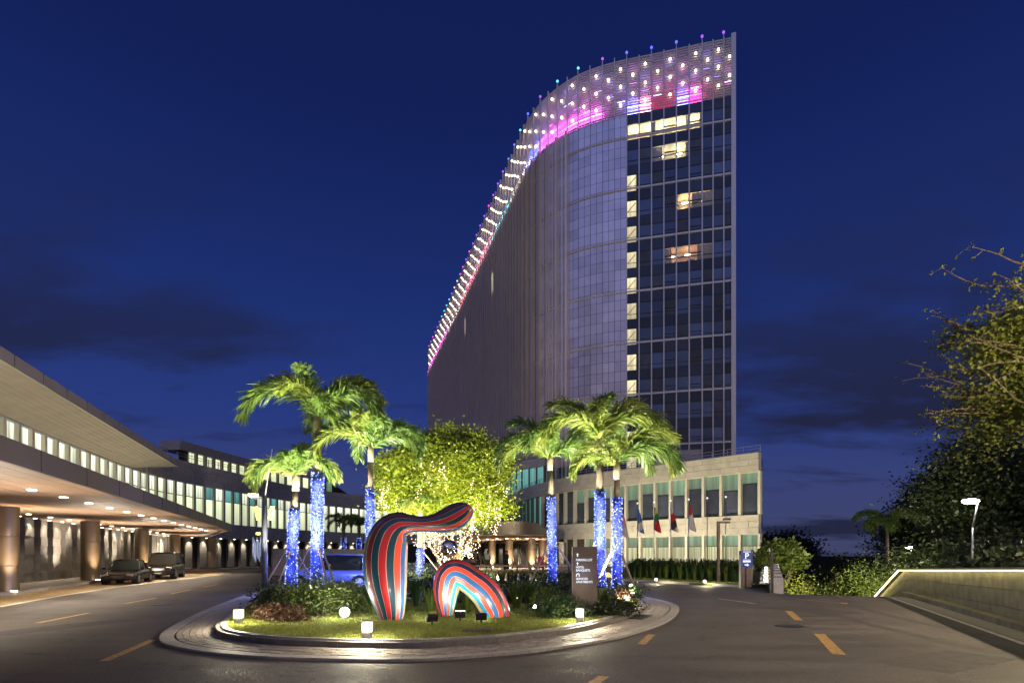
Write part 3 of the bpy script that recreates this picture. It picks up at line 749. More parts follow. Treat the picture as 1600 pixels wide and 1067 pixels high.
# crown: back wall, louvres, posts, bulbs, coloured strips and mast lamps
wall_strip('crown_back_wall', strip_along(0, tp.len, -1.5, 120), ZC0 - .2, ZC1 - .5, M['crownwall'], tower)
nl = 24
for i in range(nl):
    z = ZC0 + .25 + i * (ZC1 - ZC0 - .3) / (nl - 1)
    wall_strip('louvre', strip_along(0, tp.len, .12, 110), z - .055, z + .055, M['louvre'], tower, -.26)
for k in range(i_face + 1, len(mul)):
    p, a = tp(mul[k], .2); box('crown_post', M['louvre'], (p.x, p.y, (ZC0 + ZC1) / 2 + .1), (.16, .34, ZC1 - ZC0 + .9), a, tower)
bulb_v, bulb_f = icos(.23)
bulb_me = meshdata('bulb', bulb_v, bulb_f, glow('crown_bulb', (1.0, .78, .46), 9))
for k in range(len(mul) - 1):
    zs_ = (83.0, 86.2, 89.4) if k % 2 else (84.6, 87.8)
    for z in zs_:
        p, a = tp((mul[k] + mul[k + 1]) / 2, .42); o = link('bulb', bulb_me, tower); o.matrix_parent_inverse = wm(tower).inverted(); o.location = (p.x, p.y, z + R.uniform(-.15, .15))
PAL = {'magenta': (.95, .08, .75), 'crimson': (1.0, .02, .22), 'blue': (.12, .16, 1.0), 'cyan': (.15, .8, 1.0), 'violet': (.36, .08, 1.0), 'white': (.95, .88, .8), 'rose': (1.0, .22, .35), 'green': (.1, .9, .35)}
for k_, c_ in PAL.items(): M['neon_' + k_] = glow('neon_' + k_, c_, 46.0); M['mast_' + k_] = glow('mast_' + k_, c_, 1.7)
M['strip_lilac'] = glow('strip_lilac', (.36, .30, 1.0), 12); M['strip_rose'] = glow('strip_rose', (.95, .30, .85), 10)
def neon(k):
    if k < 3: return 'white'
    if k < 9: return ('crimson', 'blue', 'crimson', 'crimson', 'rose', 'blue')[k - 3]
    if k < 11: return 'white'
    if k < 17: return 'magenta'
    if k < 19: return 'blue'
    if k < 24: return 'white'
    if k < 32: return 'cyan'
    if k < 46: return 'rose'
    if k < 50: return 'green' if k == 48 else 'rose'
    if k < 58: return 'white'
    return 'magenta'
for k in range(len(mul) - 1):
    c, a, w = seg(mul[k], mul[k + 1], -.55); cs_ = seg(mul[k], mul[k + 1], -1.32)[0]
    col = neon(k)
    box('crown_strip', M['strip_lilac'] if k % 4 else M['strip_rose'], (cs_.x, cs_.y, ZC0 + 3.6 + 1.6 * (k % 3)), (w * .62, .1, .12), a, tower)
    if col == 'white' and k < 11: continue
    box('neon_strip', M['neon_' + col], (c.x, c.y, ZC0 + .3), (w * .92, .12, .22), a, tower)
    if col in ('crimson', 'magenta', 'rose', 'blue'): box('neon_strip', M['neon_' + col], (c.x, c.y, ZC0 + 1.7), (w * .92, .1, .16), a, tower)
c, a, w = seg(mul[5], mul[7], -.3); box('screen_panel', glow('crimson_screen', (1.0, .01, .20), .62), (c.x, c.y, ZC0 + 1.4), (w * .98, .1, 2.6), a, tower)
mast_v, mast_f = icos(.26)
mast_me = {c_: meshdata('mast_lamp', mast_v, mast_f, M['mast_' + c_]) for c_ in PAL}
mast_cols = ['violet', 'violet', 'blue', 'blue', 'blue', 'violet', 'cyan', 'cyan', 'violet', 'blue', 'cyan', 'blue', 'blue', 'violet', 'violet', 'violet', 'magenta', 'violet', 'violet', 'violet', 'violet', 'magenta', 'violet', 'magenta', 'magenta', 'white', 'white', 'blue', 'cyan', 'cyan', 'cyan', 'cyan', 'blue', 'violet', 'violet', 'magenta', 'violet', 'magenta']
for i in range(1, len(cum)):
    p, a = tp(cum[i] - (.4 if i == len(cum) - 1 else 0), .2)
    pole = box('lamp_mast', M['louvre'], (p.x, p.y, ZC1 + .45), (.12, .12, 1.1), a, tower)
    o = link('mast_lamp', mast_me[mast_cols[i - 1]], tower); o.location = (p.x, p.y, ZC1 + 1.1)

# ------------------------------------------------------------------ podium (two tall storeys, stone bands, long row of windows)
PP = smooth_line([(27.8, 60.8), (23.2, 65.4), (16.3, 72.4), (11.8, 76.5), (8.0, 81), (4.4, 88.0), (1.8, 96), (-1, 108)], False, 10)
pp = Path(PP)
podium = thing('podium_building', 'two-storey beige stone podium with long rows of tall windows under the tower', 'building', (20, 72, 0))
shell = [tuple(p) for p in offset_line(PP, -1.0)] + [(20, 118), (39.0, 90)]
b = MB(); b.prism(ccw(shell), 0, 12.6); b.build('core_wall', M['glass2'], podium)
b = MB(); b.prism(ccw([tuple(p) for p in offset_line(PP, -.15)] + [(20, 118), (39.0, 90)]), 12.6, 12.9); b.build('roof_deck', M['stonegrey'], podium)
BANDS = ((11.25, 13.3, 3), (4.15, 6.3, 3))
for z0, z1, nc in BANDS:
    wall_strip('band_backing', PP, z0 + .02, z1 - .02, M['stonegrey'], podium, -.7)
    h = (z1 - z0) / nc
    for r_ in range(nc):
        d = -1.1 * (r_ % 2)
        while d < min(pp.len - .2, 62):
            a0, a1 = max(d, 0), min(d + 2.2, pp.len)
            if a1 - a0 > .2:
                p, _ = pp(a0, .08); q, _ = pp(a1, .08); c = (p + q) / 2; ang = math.atan2((q - p).y, (q - p).x)
                box('stone_panel', M['stone'] if a0 < 34 else M['stonegrey'], (c.x, c.y, z0 + h * (r_ + .5)), ((q - p).length - .025, .16, h - .025), ang, podium)
            d += 2.2
MOD = 2.2; nm = int(min(pp.len, 58) / MOD)
for i in range(nm + 1):
    p, a = pp(i * MOD, -.25)
    for z0, z1 in ((6.3, 11.25), (.1, 4.15)):
        far = i * MOD > 36
        box('window_pier', M['pier'] if not far else M['fascia'], (p.x, p.y, (z0 + z1) / 2), (.30 if not far else .2, .62, z1 - z0), a, podium)
for i in range(nm):
    p, _ = pp(i * MOD + .18, -.5); q, _ = pp((i + 1) * MOD - .18, -.5); c = (p + q) / 2; a = math.atan2((q - p).y, (q - p).x); w = (q - p).length
    far = i * MOD > 34
    if far:
        box('pane', M['wincool'], (c.x, c.y, 8.77), (w, .06, 4.9), a, podium); box('pane', M['slatdark'], (c.x, c.y, 2.1), (w, .06, 4.1), a, podium)
        for k in range(3): s_ = (k - 1) * w / 3; box('glazing_bar', M['dark'], (c.x + math.cos(a) * s_, c.y + math.sin(a) * s_, 8.77), (.06, .14, 4.9), a, podium)
        continue
    hi = 1.3 + .9 * ((i * 37 % 10) / 10)
    lit_top = i < 12
    box('pane', M['wingreen'] if lit_top else M['glass2'], (c.x, c.y, 11.2 - hi / 2), (w, .06, hi), a, podium)
    box('transom', M['dark'], (c.x, c.y, 11.2 - hi), (w, .14, .09), a, podium)
    box('pane', M['glass2'], (c.x, c.y, (6.35 + 11.15 - hi) / 2), (w, .06, 4.85 - hi - .06), a, podium)
    if i < 11:
        box('pane', M['wingreen'], (c.x, c.y, 3.45), (w, .06, 1.3), a, podium); box('transom', M['dark'], (c.x, c.y, 2.78), (w, .14, .09), a, podium)
        box('pane', M['wincurt'], (c.x, c.y, 1.45), (w, .06, 2.6), a, podium)
    else:
        box('pane', M['slatdark'], (c.x, c.y, 2.1), (w, .06, 4.1), a, podium)
# the lit lintel edge under each band
for z in (11.19, 4.10): wall_strip('lintel_edge', [tuple(p) for p in PP[:50]], z - .05, z + .05, M['pier'], podium, -.5)
# roof railing and a plant room in front of the tower
rail = offset_line(PP, -1.2); rp = Path(rail)
for i in range(int(52 / 1.9)):
    p, a = rp(i * 1.9 + .3); box('railing_post', M['steel'], (p.x, p.y, 13.6), (.07, .07, 1.5), a, podium)
for z in (14.3, 13.95, 13.6): wall_strip('railing_bar', [tuple(rp(i * 1.0 + .3)[0][:2]) for i in range(52)], z - .03, z + .03, M['steel'], podium, .06)
pr = box('plant_room', M['stonegrey'], (24.6, 80.0, 15.3), (6.2, 4.5, 3.0), rad(-14), podium)
for k in range(3): box('course_joint', M['fascia'], (24.6 - .55, 80 - 2.19, 14.3 + k * .9), (6.1, .1, .05), rad(-14), podium)
box('plant_leg', M['stone'], (25.6, 78.4, 13.3), (1.1, 1.1, 1.2), rad(-14), podium)
for k in range(4): box('roof_rail_post', M['steel'], (23.0 + k * .5, 78.8, 17.3), (.06, .06, 1.0), 0, podium)
box('roof_rail', M['steel'], (23.75, 78.8, 17.8), (1.6, .06, .06), 0, podium)
# set-back third storey with aqua windows, seen past the clipped tree
US = [(6.0, 99), (2.0, 103), (-4, 112)]
usp = Path(US)
for i in range(7):
    p, a = usp(i * 1.9 + .95); box('pane', M['wincool'], (p.x, p.y, 15.6), (1.6, .1, 4.6), a, podium)
    p, a = usp(i * 1.9); box('window_pier', M['fascia'], (p.x, p.y, 15.6), (.3, .4, 4.8), a, podium)
wall_strip('upper_band', US, 18.0, 19.6, M['stonegrey'], podium, -.6)

# ------------------------------------------------------------------ banquet wing on the left
FAC = smooth_line([(-16.8, -6), (-21.2, 6), (-26.2, 19), (-31.2, 33), (-34.4, 42.5), (-38.0, 55.5), (-38.6, 64), (-37.4, 72.5), (-35.6, 84.5), (-32.0, 94.5), (-26, 103.5), (-17, 111), (-6, 116)], False, 10)
fp = Path(FAC)
hall = thing('banquet_hall', 'long curved banquet wing with lit strip windows and deep wood-lined canopy on the left', 'building', (-32, 50, 0))
bk = offset_line(FAC, 1.1)
shell = [tuple(p) for p in bk] + [(-10, 150), (-95, 120), (-70, -6)]
b = MB(); b.prism(ccw(shell), 0, 12.2); b.build('core_wall', M['slatdark'], hall)
wall_strip('sill_band', FAC, 3.9, 5.8, M['stonegrey'], hall, .9)
wall_strip('parapet_backing', FAC, 10.25, 12.8, M['stonegrey'], hall, .9)
dstart = 66.0                             # beyond the roof overhang the parapet is stone panels one can tell apart
for r_ in range(3):
    d = dstart - 1.0 * (r_ % 2)
    while d < 112:
        p, _ = fp(d, -.06); q, _ = fp(d + 2.0, -.06); c = (p + q) / 2; a = math.atan2((q - p).y, (q - p).x)
        box('stone_panel', M['stonegrey'], (c.x, c.y, 10.25 + .85 * (r_ + .5)), ((q - p).length - .03, .14, .82), a, hall)
        if r_ < 2: box('stone_panel', M['stonegrey'], (c.x, c.y, 3.9 + .95 * (r_ + .5)), ((q - p).length - .03, .14, .92), a, hall)
        d += 2.0
WM = 1.75; nw = int(fp.len / WM)
for i in range(nw):
    d = i * WM
    if d < 18: continue
    p, a = fp(d, .16); box('window_pier', M['pier'], (p.x, p.y, 8.02), (.36, .36, 4.45), a, hall)
    p, _ = fp(d + .18, .26); q, _ = fp(d + WM - .18, .26); c = (p + q) / 2; a = math.atan2((q - p).y, (q - p).x); w = (q - p).length
    box('pane', M['win'], (c.x, c.y, 7.25), (w, .06, 2.9), a, hall)
    box('transom', M['dark'], (c.x, c.y, 8.74), (w, .14, .09), a, hall)
    box('pane', M['wincool'] if i in (44, 46, 47, 49, 52) else M['winhi'], (c.x, c.y, 9.5), (w, .06, 1.45), a, hall)
    box('glazing_bar', M['dark'], (c.x - math.cos(a) * w * .5, c.y - math.sin(a) * w * .5, 8.0), (.05, .12, 4.4), a, hall)
# overhanging upper roof
ROOF = [(-11.2, -14), (-17.9, 5.0), (-25.0, 26.4), (-36.3, 58.6)]
b = MB()
rpoly = ROOF + [(-40.2, 58.4), (-64, 58.4), (-50, -14)]
b.prism(ccw(rpoly), 11.35, 12.0); b.build('roof_slab', M['beige'], hall)
for i in range(len(ROOF) - 1):
    beam('roof_edge_trim', M['pier'], Vector((*ROOF[i], 11.33)), Vector((*ROOF[i + 1], 11.33)), .16, .10, hall)
inn = [tuple(fp(12 + i * 2.0, -.02)[0][:2]) for i in range(30)]
nb_ = 10                                   # sloping boarded soffit from the roof edge in to the window heads
RP = Path(ROOF); IP = Path([tuple(fp(8 + i, -.0)[0][:2]) for i in range(60)])
IPEND = IP.len * 1.0
for j in range(nb_):
    v, f = [], []
    n = 30
    for i in range(n + 1):
        t = i / n
        po, _ = RP(RP.len * (.10 + .90 * t)); pi_, _ = IP(IP.len * (.0 + .93 * t))
        for s_ in (j / nb_ + .004, (j + 1) / nb_ - .004):
            v.append((po.x + (pi_.x - po.x) * s_, po.y + (pi_.y - po.y) * s_, 11.30 + (10.38 - 11.30) * s_ + (.0 if s_ else 0)))
    for i in range(n): f.append((2 * i, 2 * i + 2, 2 * i + 3, 2 * i + 1))
    mesh('roof_soffit_board', v, f, M['roofsoffit'], hall)
# lower canopy: deck, fascia, boarded soffit
CF = [(-4.2, -8), (-7.55, 2), (-11.3, 11.9), (-24.3, 46.6)]
CE = (-38.4, 67.5)
cpoly = CF + [CE, (-44, 67.5), (-24, -8)]
b = MB(); b.prism(ccw(cpoly), 4.02, 4.38); b.build('canopy_deck', M['fascia'], hall)
for i in range(len(CF) - 1): beam('canopy_fascia', M['fascia'], Vector((*CF[i], 4.15)), Vector((*CF[i + 1], 4.15)), .10, .56, hall)
beam('canopy_fascia', M['fascia'], Vector((*CF[-1], 4.15)), Vector((*CE, 4.15)), .10, .56, hall)
for L_, z_, h_ in ((Path(CF), 4.15, .565), (Path(ROOF), 11.68, .66)):
    q_ = 2.0
    while q_ < L_.len: p, a = L_(q_, -.004 if h_ > .6 else -.05); box('edge_joint', M['slatdark'], (p.x, p.y, z_), (.025, .02, h_ - .03), a, hall); q_ += 3.0
cdir = Vector((-24.3 + 11.3, 46.6 - 11.9, 0)).normalized(); cnor = Vector((-cdir.y, cdir.x, 0))
c0 = Vector((-11.3, 11.9, 0)) - cdir * 18
def clip_end(o):                           # how far a soffit board runs before the slanting end of the canopy
    q = c0 + cnor * o
    e0, e1 = Vector((*CF[-1], 0)), Vector((*CE, 0)); ed = e1 - e0
    den = cdir.x * ed.y - cdir.y * ed.x
    return ((e0.x - q.x) * ed.y - (e0.y - q.y) * ed.x) / den
for j in range(26):
    o_ = .12 + j * .58
    L = min(clip_end(o_), clip_end(o_ + .57)) - .05 if o_ > .5 else clip_end(o_) - .6
    L = min(L, 92)
    c = c0 + cnor * (o_ + .28) + cdir * (L / 2)
    box('soffit_board', M['soffit'], (c.x, c.y, 3.99), (L, .565, .05), math.atan2(cdir.y, cdir.x), hall)
# columns with ring joints
COLS = [(-18.6, 13.7), (-23.1, 24.6), (-27.7, 35.5), (-31.9, 46.6), (-36.8, 59.0)]
prof = [(.52, .12), (.52, 1.28), (.50, 1.29), (.50, 1.32), (.52, 1.33), (.52, 2.6), (.50, 2.61), (.50, 2.64), (.52, 2.65), (.52, 3.97)]
cm = MB(); cm.lathe(prof, n=44); cme = cm.build('column', M['bronze'], hall)
cme.location = (COLS[0][0], COLS[0][1], 0)
for x, y in COLS[1:]:
    o = link('column', cme.data, hall); o.location = (x, y, 0)
box('corner_pier', M['bronze'], (-38.8, 69.5, 2.0), (1.5, 1.3, 3.9), rad(20), hall)
for x, y in COLS:
    fx, fy = x + .85, y - .45
    box('column_uplight', M['downlight'], (fx, fy, .16), (.16, .16, .06), 0, hall)
    spot(hall, (fx, fy, .25), (x + .55, y - .25, 4.2), 620, WARM, 60, .9, .1)
    spot(hall, (x - 1.1, y + .5, .25), (x - 1.3, y + .5, 4.2), 760, NEUT, 120, .9, .1)
    spot(hall, (x + 2.2, y + 3.0, .25), (x + 3.2, y + 3.0, 4.2), 620, NEUT, 130, .9, .1)
# wall of pale stone panels in front of a dark recess
WL = Path([(-19.3, 8), (-24.1, 20), (-28.6, 31.4), (-33.8, 44.4), (-38.5, 57.0), (-40.6, 66)])
wall_strip('recess_wall', [tuple(WL(i * 2, .45)[0][:2]) for i in range(int(WL.len / 2) + 1)], .1, 3.97, M['slatdark'], hall)
i = 0; d = 4.0
while d < WL.len - 1:
    w = .98 + .12 * ((i * 5) % 3)
    for half in (0, 1):
        if d + 1.0 < WL.len:
            if 6 < d < 46 and not half:
                for r_ in range(7):
                    p, a = WL(d, .03 * ((r_ + i) % 2)); box('stone_block', M['slat'], (p.x, p.y, .14 + .547 * (r_ + .5)), (w + .05 * ((r_ * 3 + i) % 3), .34, .537), a, hall)
            elif not half:
                p, a = WL(d); box('wall_panel', M['slat'], (p.x, p.y, 2.05), (w, .34, 3.84), a, hall)
    p, a = WL(d, -.42)
    dl = box('downlight', M['downlight'], (p.x, p.y, 3.955), (.14, .14, .02), a, hall)
    if d < 62: spot(hall, (p.x, p.y, 3.93), (*WL(d, .12)[0][:2], .9), 85, NEUT, 84, .9, .04)
    d += 2.0; i += 1
# rows of recessed lamps in the soffit
for k in range(13 + 4):
    c = Vector((-16.0, 18.0, 0)) + cdir * (2.5 * (k - 3)); 
    b = MB(); b.lathe([(.13, -.02), (.13, .0)], n=12); o = b.build('downlight', M['downlight'], hall); o.location = (c.x, c.y, 3.955)
    if k % 3 == 1: spot(hall, (c.x, c.y, 3.92), (c.x, c.y, 0), 820, NEUT, 140, .9, .1)
for k in range(14):
    c = Vector((-24.0, 24.0, 0)) + cdir * (2.6 * k)
    b = MB(); b.lathe([(.11, -.02), (.11, .0)], n=12); o = b.build('downlight', M['downlight'], hall); o.location = (c.x, c.y, 3.955)
# lamps standing on the canopy deck that wash the roof soffit above
for k in range(9):
    c = Vector((-13.2, 8.0, 0)) + cdir * (6.0 * k) + cnor * 4.2
    box('deck_lamp', M['dark'], (c.x, c.y, 4.46), (.5, .3, .14), math.atan2(cdir.y, cdir.x), hall)
    spot(hall, (c.x, c.y, 4.62), (c.x - 3.5, c.y + 1.2, 11.3), 210, NEUT, 150, .9, .15)
# undercroft beyond the canopy: panels, glass door
UL = Path([tuple(p) for p in offset_line(FAC, .95)])
d = 70.0
while d < 112:
    p, a = UL(d, -.3); box('wall_panel', M['slat'], (p.x, p.y, 2.0), (1.25, .34, 3.8), a, hall)
    p, a = UL(d, -.9); 
    box('downlight', M['downlight'], (p.x, p.y, 3.84), (.16, .16, .03), a, hall)
    spot(hall, (p.x, p.y, 3.78), (*UL(d, -.2)[0][:2], .8), 150, NEUT, 80, .9, .05)
    d += 2.6
wall_strip('undercroft_soffit_edge', [tuple(fp(64 + i, -.03)[0][:2]) for i in range(50)], 3.86, 3.895, M['pier'], hall, 1.0)
p, a = UL(66.5, -.4); box('glass_door', M['wincool'], (p.x, p.y, 1.9), (1.5, .1, 3.6), a, hall)
box('poster_panel', mat('poster_rust', (.30, .09, .04), .6), (-40.15, 63.0, 1.55), (.12, 1.0, 1.3), rad(-14), hall)
# set-back upper storey with its own windows
UP = Path([tuple(p) for p in offset_line(FAC, 6.5)])
dd = 62.0
wall_strip('upper_sill', [tuple(UP(84 + i * 1.5)[0][:2]) for i in range(22)], 11.9, 13.0, M['stonegrey'], hall, .6)
for i in range(18):
    d = 85 + i * 1.8
    p, a = UP(d, .1); box('window_pier', M['fascia'], (p.x, p.y, 14.3), (.28, .5, 2.8), a, hall)
    p, _ = UP(d + .14, .3); q, _ = UP(d + 1.66, .3); c = (p + q) / 2; a = math.atan2((q - p).y, (q - p).x)
    box('pane', M['win'] if i < 15 else M['wingreen'], (c.x, c.y, 14.3), ((q - p).length, .06, 2.8), a, hall)
wall_strip('upper_roof_band', [tuple(UP(83.5 + i * 1.5, -.3)[0][:2]) for i in range(24)], 15.68, 16.9, M['stonegrey'], hall, 3.0)
b = MB(); b.prism(ccw([tuple(UP(84 + i * 1.5, .4)[0][:2]) for i in range(23)] + [(-40, 140), (-60, 112)]), 12.2, 15.7); b.build('upper_core', M['slatdark'], hall)
for i in range(14):
    p, a = fp(62 + i * 1.8, .5); box('railing_post', M['steel'], (p.x, p.y, 13.3), (.06, .06, 1.0), a, hall)
for z in (13.45, 13.75): wall_strip('railing_bar', [tuple(fp(62 + i * 1.8, .5)[0][:2]) for i in range(14)], z - .025, z + .025, M['steel'], hall, .05)

# ------------------------------------------------------------------ porte-cochere at the hotel door
fore = MB(); fore.prism(ccw([(-12, 43.5), (-5, 42.2), (3, 42.6), (6.4, 45), (8, 60), (6, 84), (-18, 95), (-20, 60)]), -.1, .38)
forecourt = struct(fore.build('forecourt', M['pavement']))
porte = thing('entrance_canopy', 'curved brown entrance canopy with uplit columns at the hotel door', 'canopy', (0, 58, .38))
CP = smooth_line([(-8.0, 78), (-6.2, 64), (-4.4, 53), (-1.8, 45.5), (.6, 44.0), (2.2, 47), (3.2, 54), (5.2, 68), (6.5, 80)], False, 8)
cap = [tuple(p) for p in CP]
b = MB(); b.prism(ccw(cap), 3.45, 4.5); b.build('canopy_slab', M['fascia'], porte)
for k in range(12):                        # soffit boards running front to back
    x0, x1 = -7.6 + k * 1.15, -7.6 + (k + 1) * 1.15 - .03
    ys_ = [p[1] for p in cap if x0 - .4 <= p[0] <= x1 + .4]
    y0 = (min(ys_) if ys_ else 70) + .9
    box('soffit_board', M['soffit'], ((x0 + x1) / 2, (y0 + 79) / 2, 3.42), (x1 - x0, 79 - y0, .05), 0, porte)
for x, y in ((-5.3, 66), (-2.2, 60), (-.3, 57), (2.0, 55), (3.4, 60)):
    o = link('column', cme.data, porte); o.location = (x, y, .26); o.scale = (.8, .8, .795)
    spot(porte, (x + .1, y - 1.0, .5), (x, y - .35, 3.6), 620, WARM, 110, .8, .1)
    box('column_uplight', M['downlight'], (x + .1, y - .75, .42), (.14, .14, .06), 0, porte)
for k in range(8):
    p = Vector((-4.5 + k * 1.0, 58 - abs(k - 4.5) * -1.4 - 6, 3.38)); b = MB(); b.lathe([(.12, -.02), (.12, .0)], n=10); o = b.build('downlight', M['downlight'], porte); o.location = p
for k in range(14):
    box('wall_panel', M['slat'], (-6.8 + k * 1.05, 78.5 - k * .3, 1.95), (.6, .3, 3.1), rad(-16), porte)
    if k % 2: spot(porte, (-6.8 + k * 1.05, 77.6 - k * .3, 3.3), (-6.8 + k * 1.05, 78.3 - k * .3, 0), 60, NEUT, 80, .9, .06)
box('back_wall', M['slatdark'], (0, 78.9, 1.95), (16, .3, 3.2), rad(-16), porte)
box('lit_lobby', glow('lobby_light', (1.0, .68, .24), 1.0), (-8.2, 79.0, 1.6), (2.4, .2, 2.4), 0, porte)
for k in (-1, 0, 1): box('lobby_door_frame', M['bronze'], (-8.2 + k * .8, 78.8, 1.6), (.12, .12, 2.4), 0, porte)
sg = box('light_box_sign', glow('lightbox_white', (.75, .85, 1.0), 1.6), (-4.35, 50.6, 4.75), (1.6, .12, .42), rad(-62), porte)
for k in range(7):                         # downlights that wash the drive
    if k % 2 == 0: spot(porte, (-4 + k * 1.1, 56, 3.35), (-4 + k * 1.1, 55, 0), 320, WARM, 120, .9, .1)
# ------------------------------------------------------------------ striped sculptures
def stripe_mat(name, cols, line=(.75, .72, .7)):
    m, n, l, b = newmat(name)
    at_ = n.new('ShaderNodeAttribute'); at_.attribute_name = 'around'
    k = len(cols)
    mu = n.new('ShaderNodeMath'); mu.operation = 'MULTIPLY'; l.new(at_.outputs['Fac'], mu.inputs[0]); mu.inputs[1].default_value = k
    fr = n.new('ShaderNodeMath'); fr.operation = 'FRACT'; l.new(mu.outputs[0], fr.inputs[0])
    rp_ = n.new('ShaderNodeValToRGB'); rp_.color_ramp.interpolation = 'CONSTANT'; l.new(at_.outputs['Fac'], rp_.inputs[0])
    el = rp_.color_ramp.elements
    el[0].position = 0; el[0].color = (*cols[0], 1); el[1].position = 1 / k; el[1].color = (*cols[1], 1)
    for i in range(2, k): q = el.new(i / k); q.color = (*cols[i], 1)
    lt = n.new('ShaderNodeMath'); lt.operation = 'LESS_THAN'; l.new(fr.outputs[0], lt.inputs[0]); lt.inputs[1].default_value = .032
    mx = n.new('ShaderNodeMix'); mx.data_type = 'RGBA'; l.new(lt.outputs[0], mx.inputs[0]); l.new(rp_.outputs[0], mx.inputs[6]); mx.inputs[7].default_value = (*line, 1)
    l.new(mx.outputs[2], b.inputs['Base Color']); b.inputs['Roughness'].default_value = .36; b.inputs['Coat Weight'].default_value = .25; b.inputs['Coat Roughness'].default_value = .08
    return m
NAVY, TEAL, RED, ORG, MAR, CYAN, CREAM, BLU, BLK = (.008, .018, .045), (.004, .040, .060), (.46, .014, .018), (.60, .055, .022), (.11, .008, .014), (.015, .27, .43), (.62, .33, .11), (.012, .09, .24), (.010, .008, .012)
def sweep(name, px_pts, Y, depth, m, parent, twist=0.0, nn=72, sub=9):
    """px_pts: (px, py, half width in px) down the middle of the form, seen in the photograph; Y its distance"""
    P_ = smooth_line([(*p, ) for p in px_pts], False, sub)
    k = Y / FPX
    C = [Vector(((p[0] - 800) * k, 0, CAMZ + (HZ - p[1]) * k)) for p in P_]; W = [max(p[2], .6) * k for p in P_]
    v, f, at_ = [], [], []
    n = len(C)
    L = 0
    for i in range(n):
        t = (C[min(i + 1, n - 1)] - C[max(i - 1, 0)]).normalized()
        nr = Vector((t.z, 0, -t.x))        # in the plane of the form, to the right when walking upwards
        if i: L += (C[i] - C[i - 1]).length
        for j in range(nn + 1):
            ph = 2 * math.pi * j / nn
            d_ = depth * (W[i] ** .6) * (.45 ** .4)
            v.append(C[i] + nr * (-math.cos(ph) * W[i]) + Vector((0, -math.sin(ph) * min(d_, W[i] * 1.4), 0))); at_.append(((j / nn + twist * L) % 1.0) if j < nn or twist else 1.0)
    for i in range(n - 1):
        for j in range(nn):
            a = i * (nn + 1) + j; f.append((a, a + 1, a + nn + 2, a + nn + 1))
    me = meshdata(name, [p + Vector((0, Y, 0)) for p in v], f, m, True)
    A = me.attributes.new('around', 'FLOAT', 'POINT'); A.data.foreach_set('value', at_)
    return link(name, me, parent)
mA = stripe_mat('stripes_red_navy', [BLK, TEAL, MAR, TEAL, RED, TEAL, ORG, BLU, CREAM, CYAN, ORG, TEAL, RED, NAVY, MAR, NAVY, RED, BLK])
mB = stripe_mat('stripes_orange_blue', [NAVY, RED, NAVY, ORG, BLU, ORG, CYAN, CREAM, CYAN, CREAM, CYAN, ORG, BLU, RED, NAVY, RED, NAVY, BLK])
A_PTS = [(612, 971, 16), (611, 958, 21), (608.5, 940, 26), (603.5, 910, 32.5), (601.5, 880, 34.5), (604, 853, 33.5), (612, 832, 29.5), (625, 820.5, 22), (642, 818, 14.5), (659, 818.5, 12.5), (675, 817.5, 14), (691, 815, 18), (707, 809.5, 21), (720, 802, 19.5), (729, 795.5, 14.5), (733.5, 791.5, 8), (735, 790, 1)]
B_PTS = [(698, 961, 10), (697, 948, 14.5), (696.5, 932, 18.5), (698.5, 915, 21.5), (702.5, 902, 22.5), (711, 895.5, 22.5), (724, 899, 22), (738, 908.5, 22), (751, 918.5, 23.5), (761, 929, 24), (769, 942, 24), (775, 954, 21.5), (777, 966, 19.5)]
tag(sweep('arched_sculpture', A_PTS, 13.6, .62, mA, None), 'tall arching sculpture with red and dark teal stripes on the lawn', 'sculpture')
tag(sweep('striped_sculpture', B_PTS, 14.2, .62, mB, None), 'low two-footed sculpture with orange, cyan and navy stripes', 'sculpture')
bv, bf = icos(.225, (0, 0, 0), 4)
ball = mesh('mirror_ball', bv, bf, mat('chrome', (.9, .9, .92), .03, 1.0, var=0), None, True); ball.location = at(702, 856, 13.9)
tag(ball, 'polished chrome ball held between the two striped sculptures', 'ball')

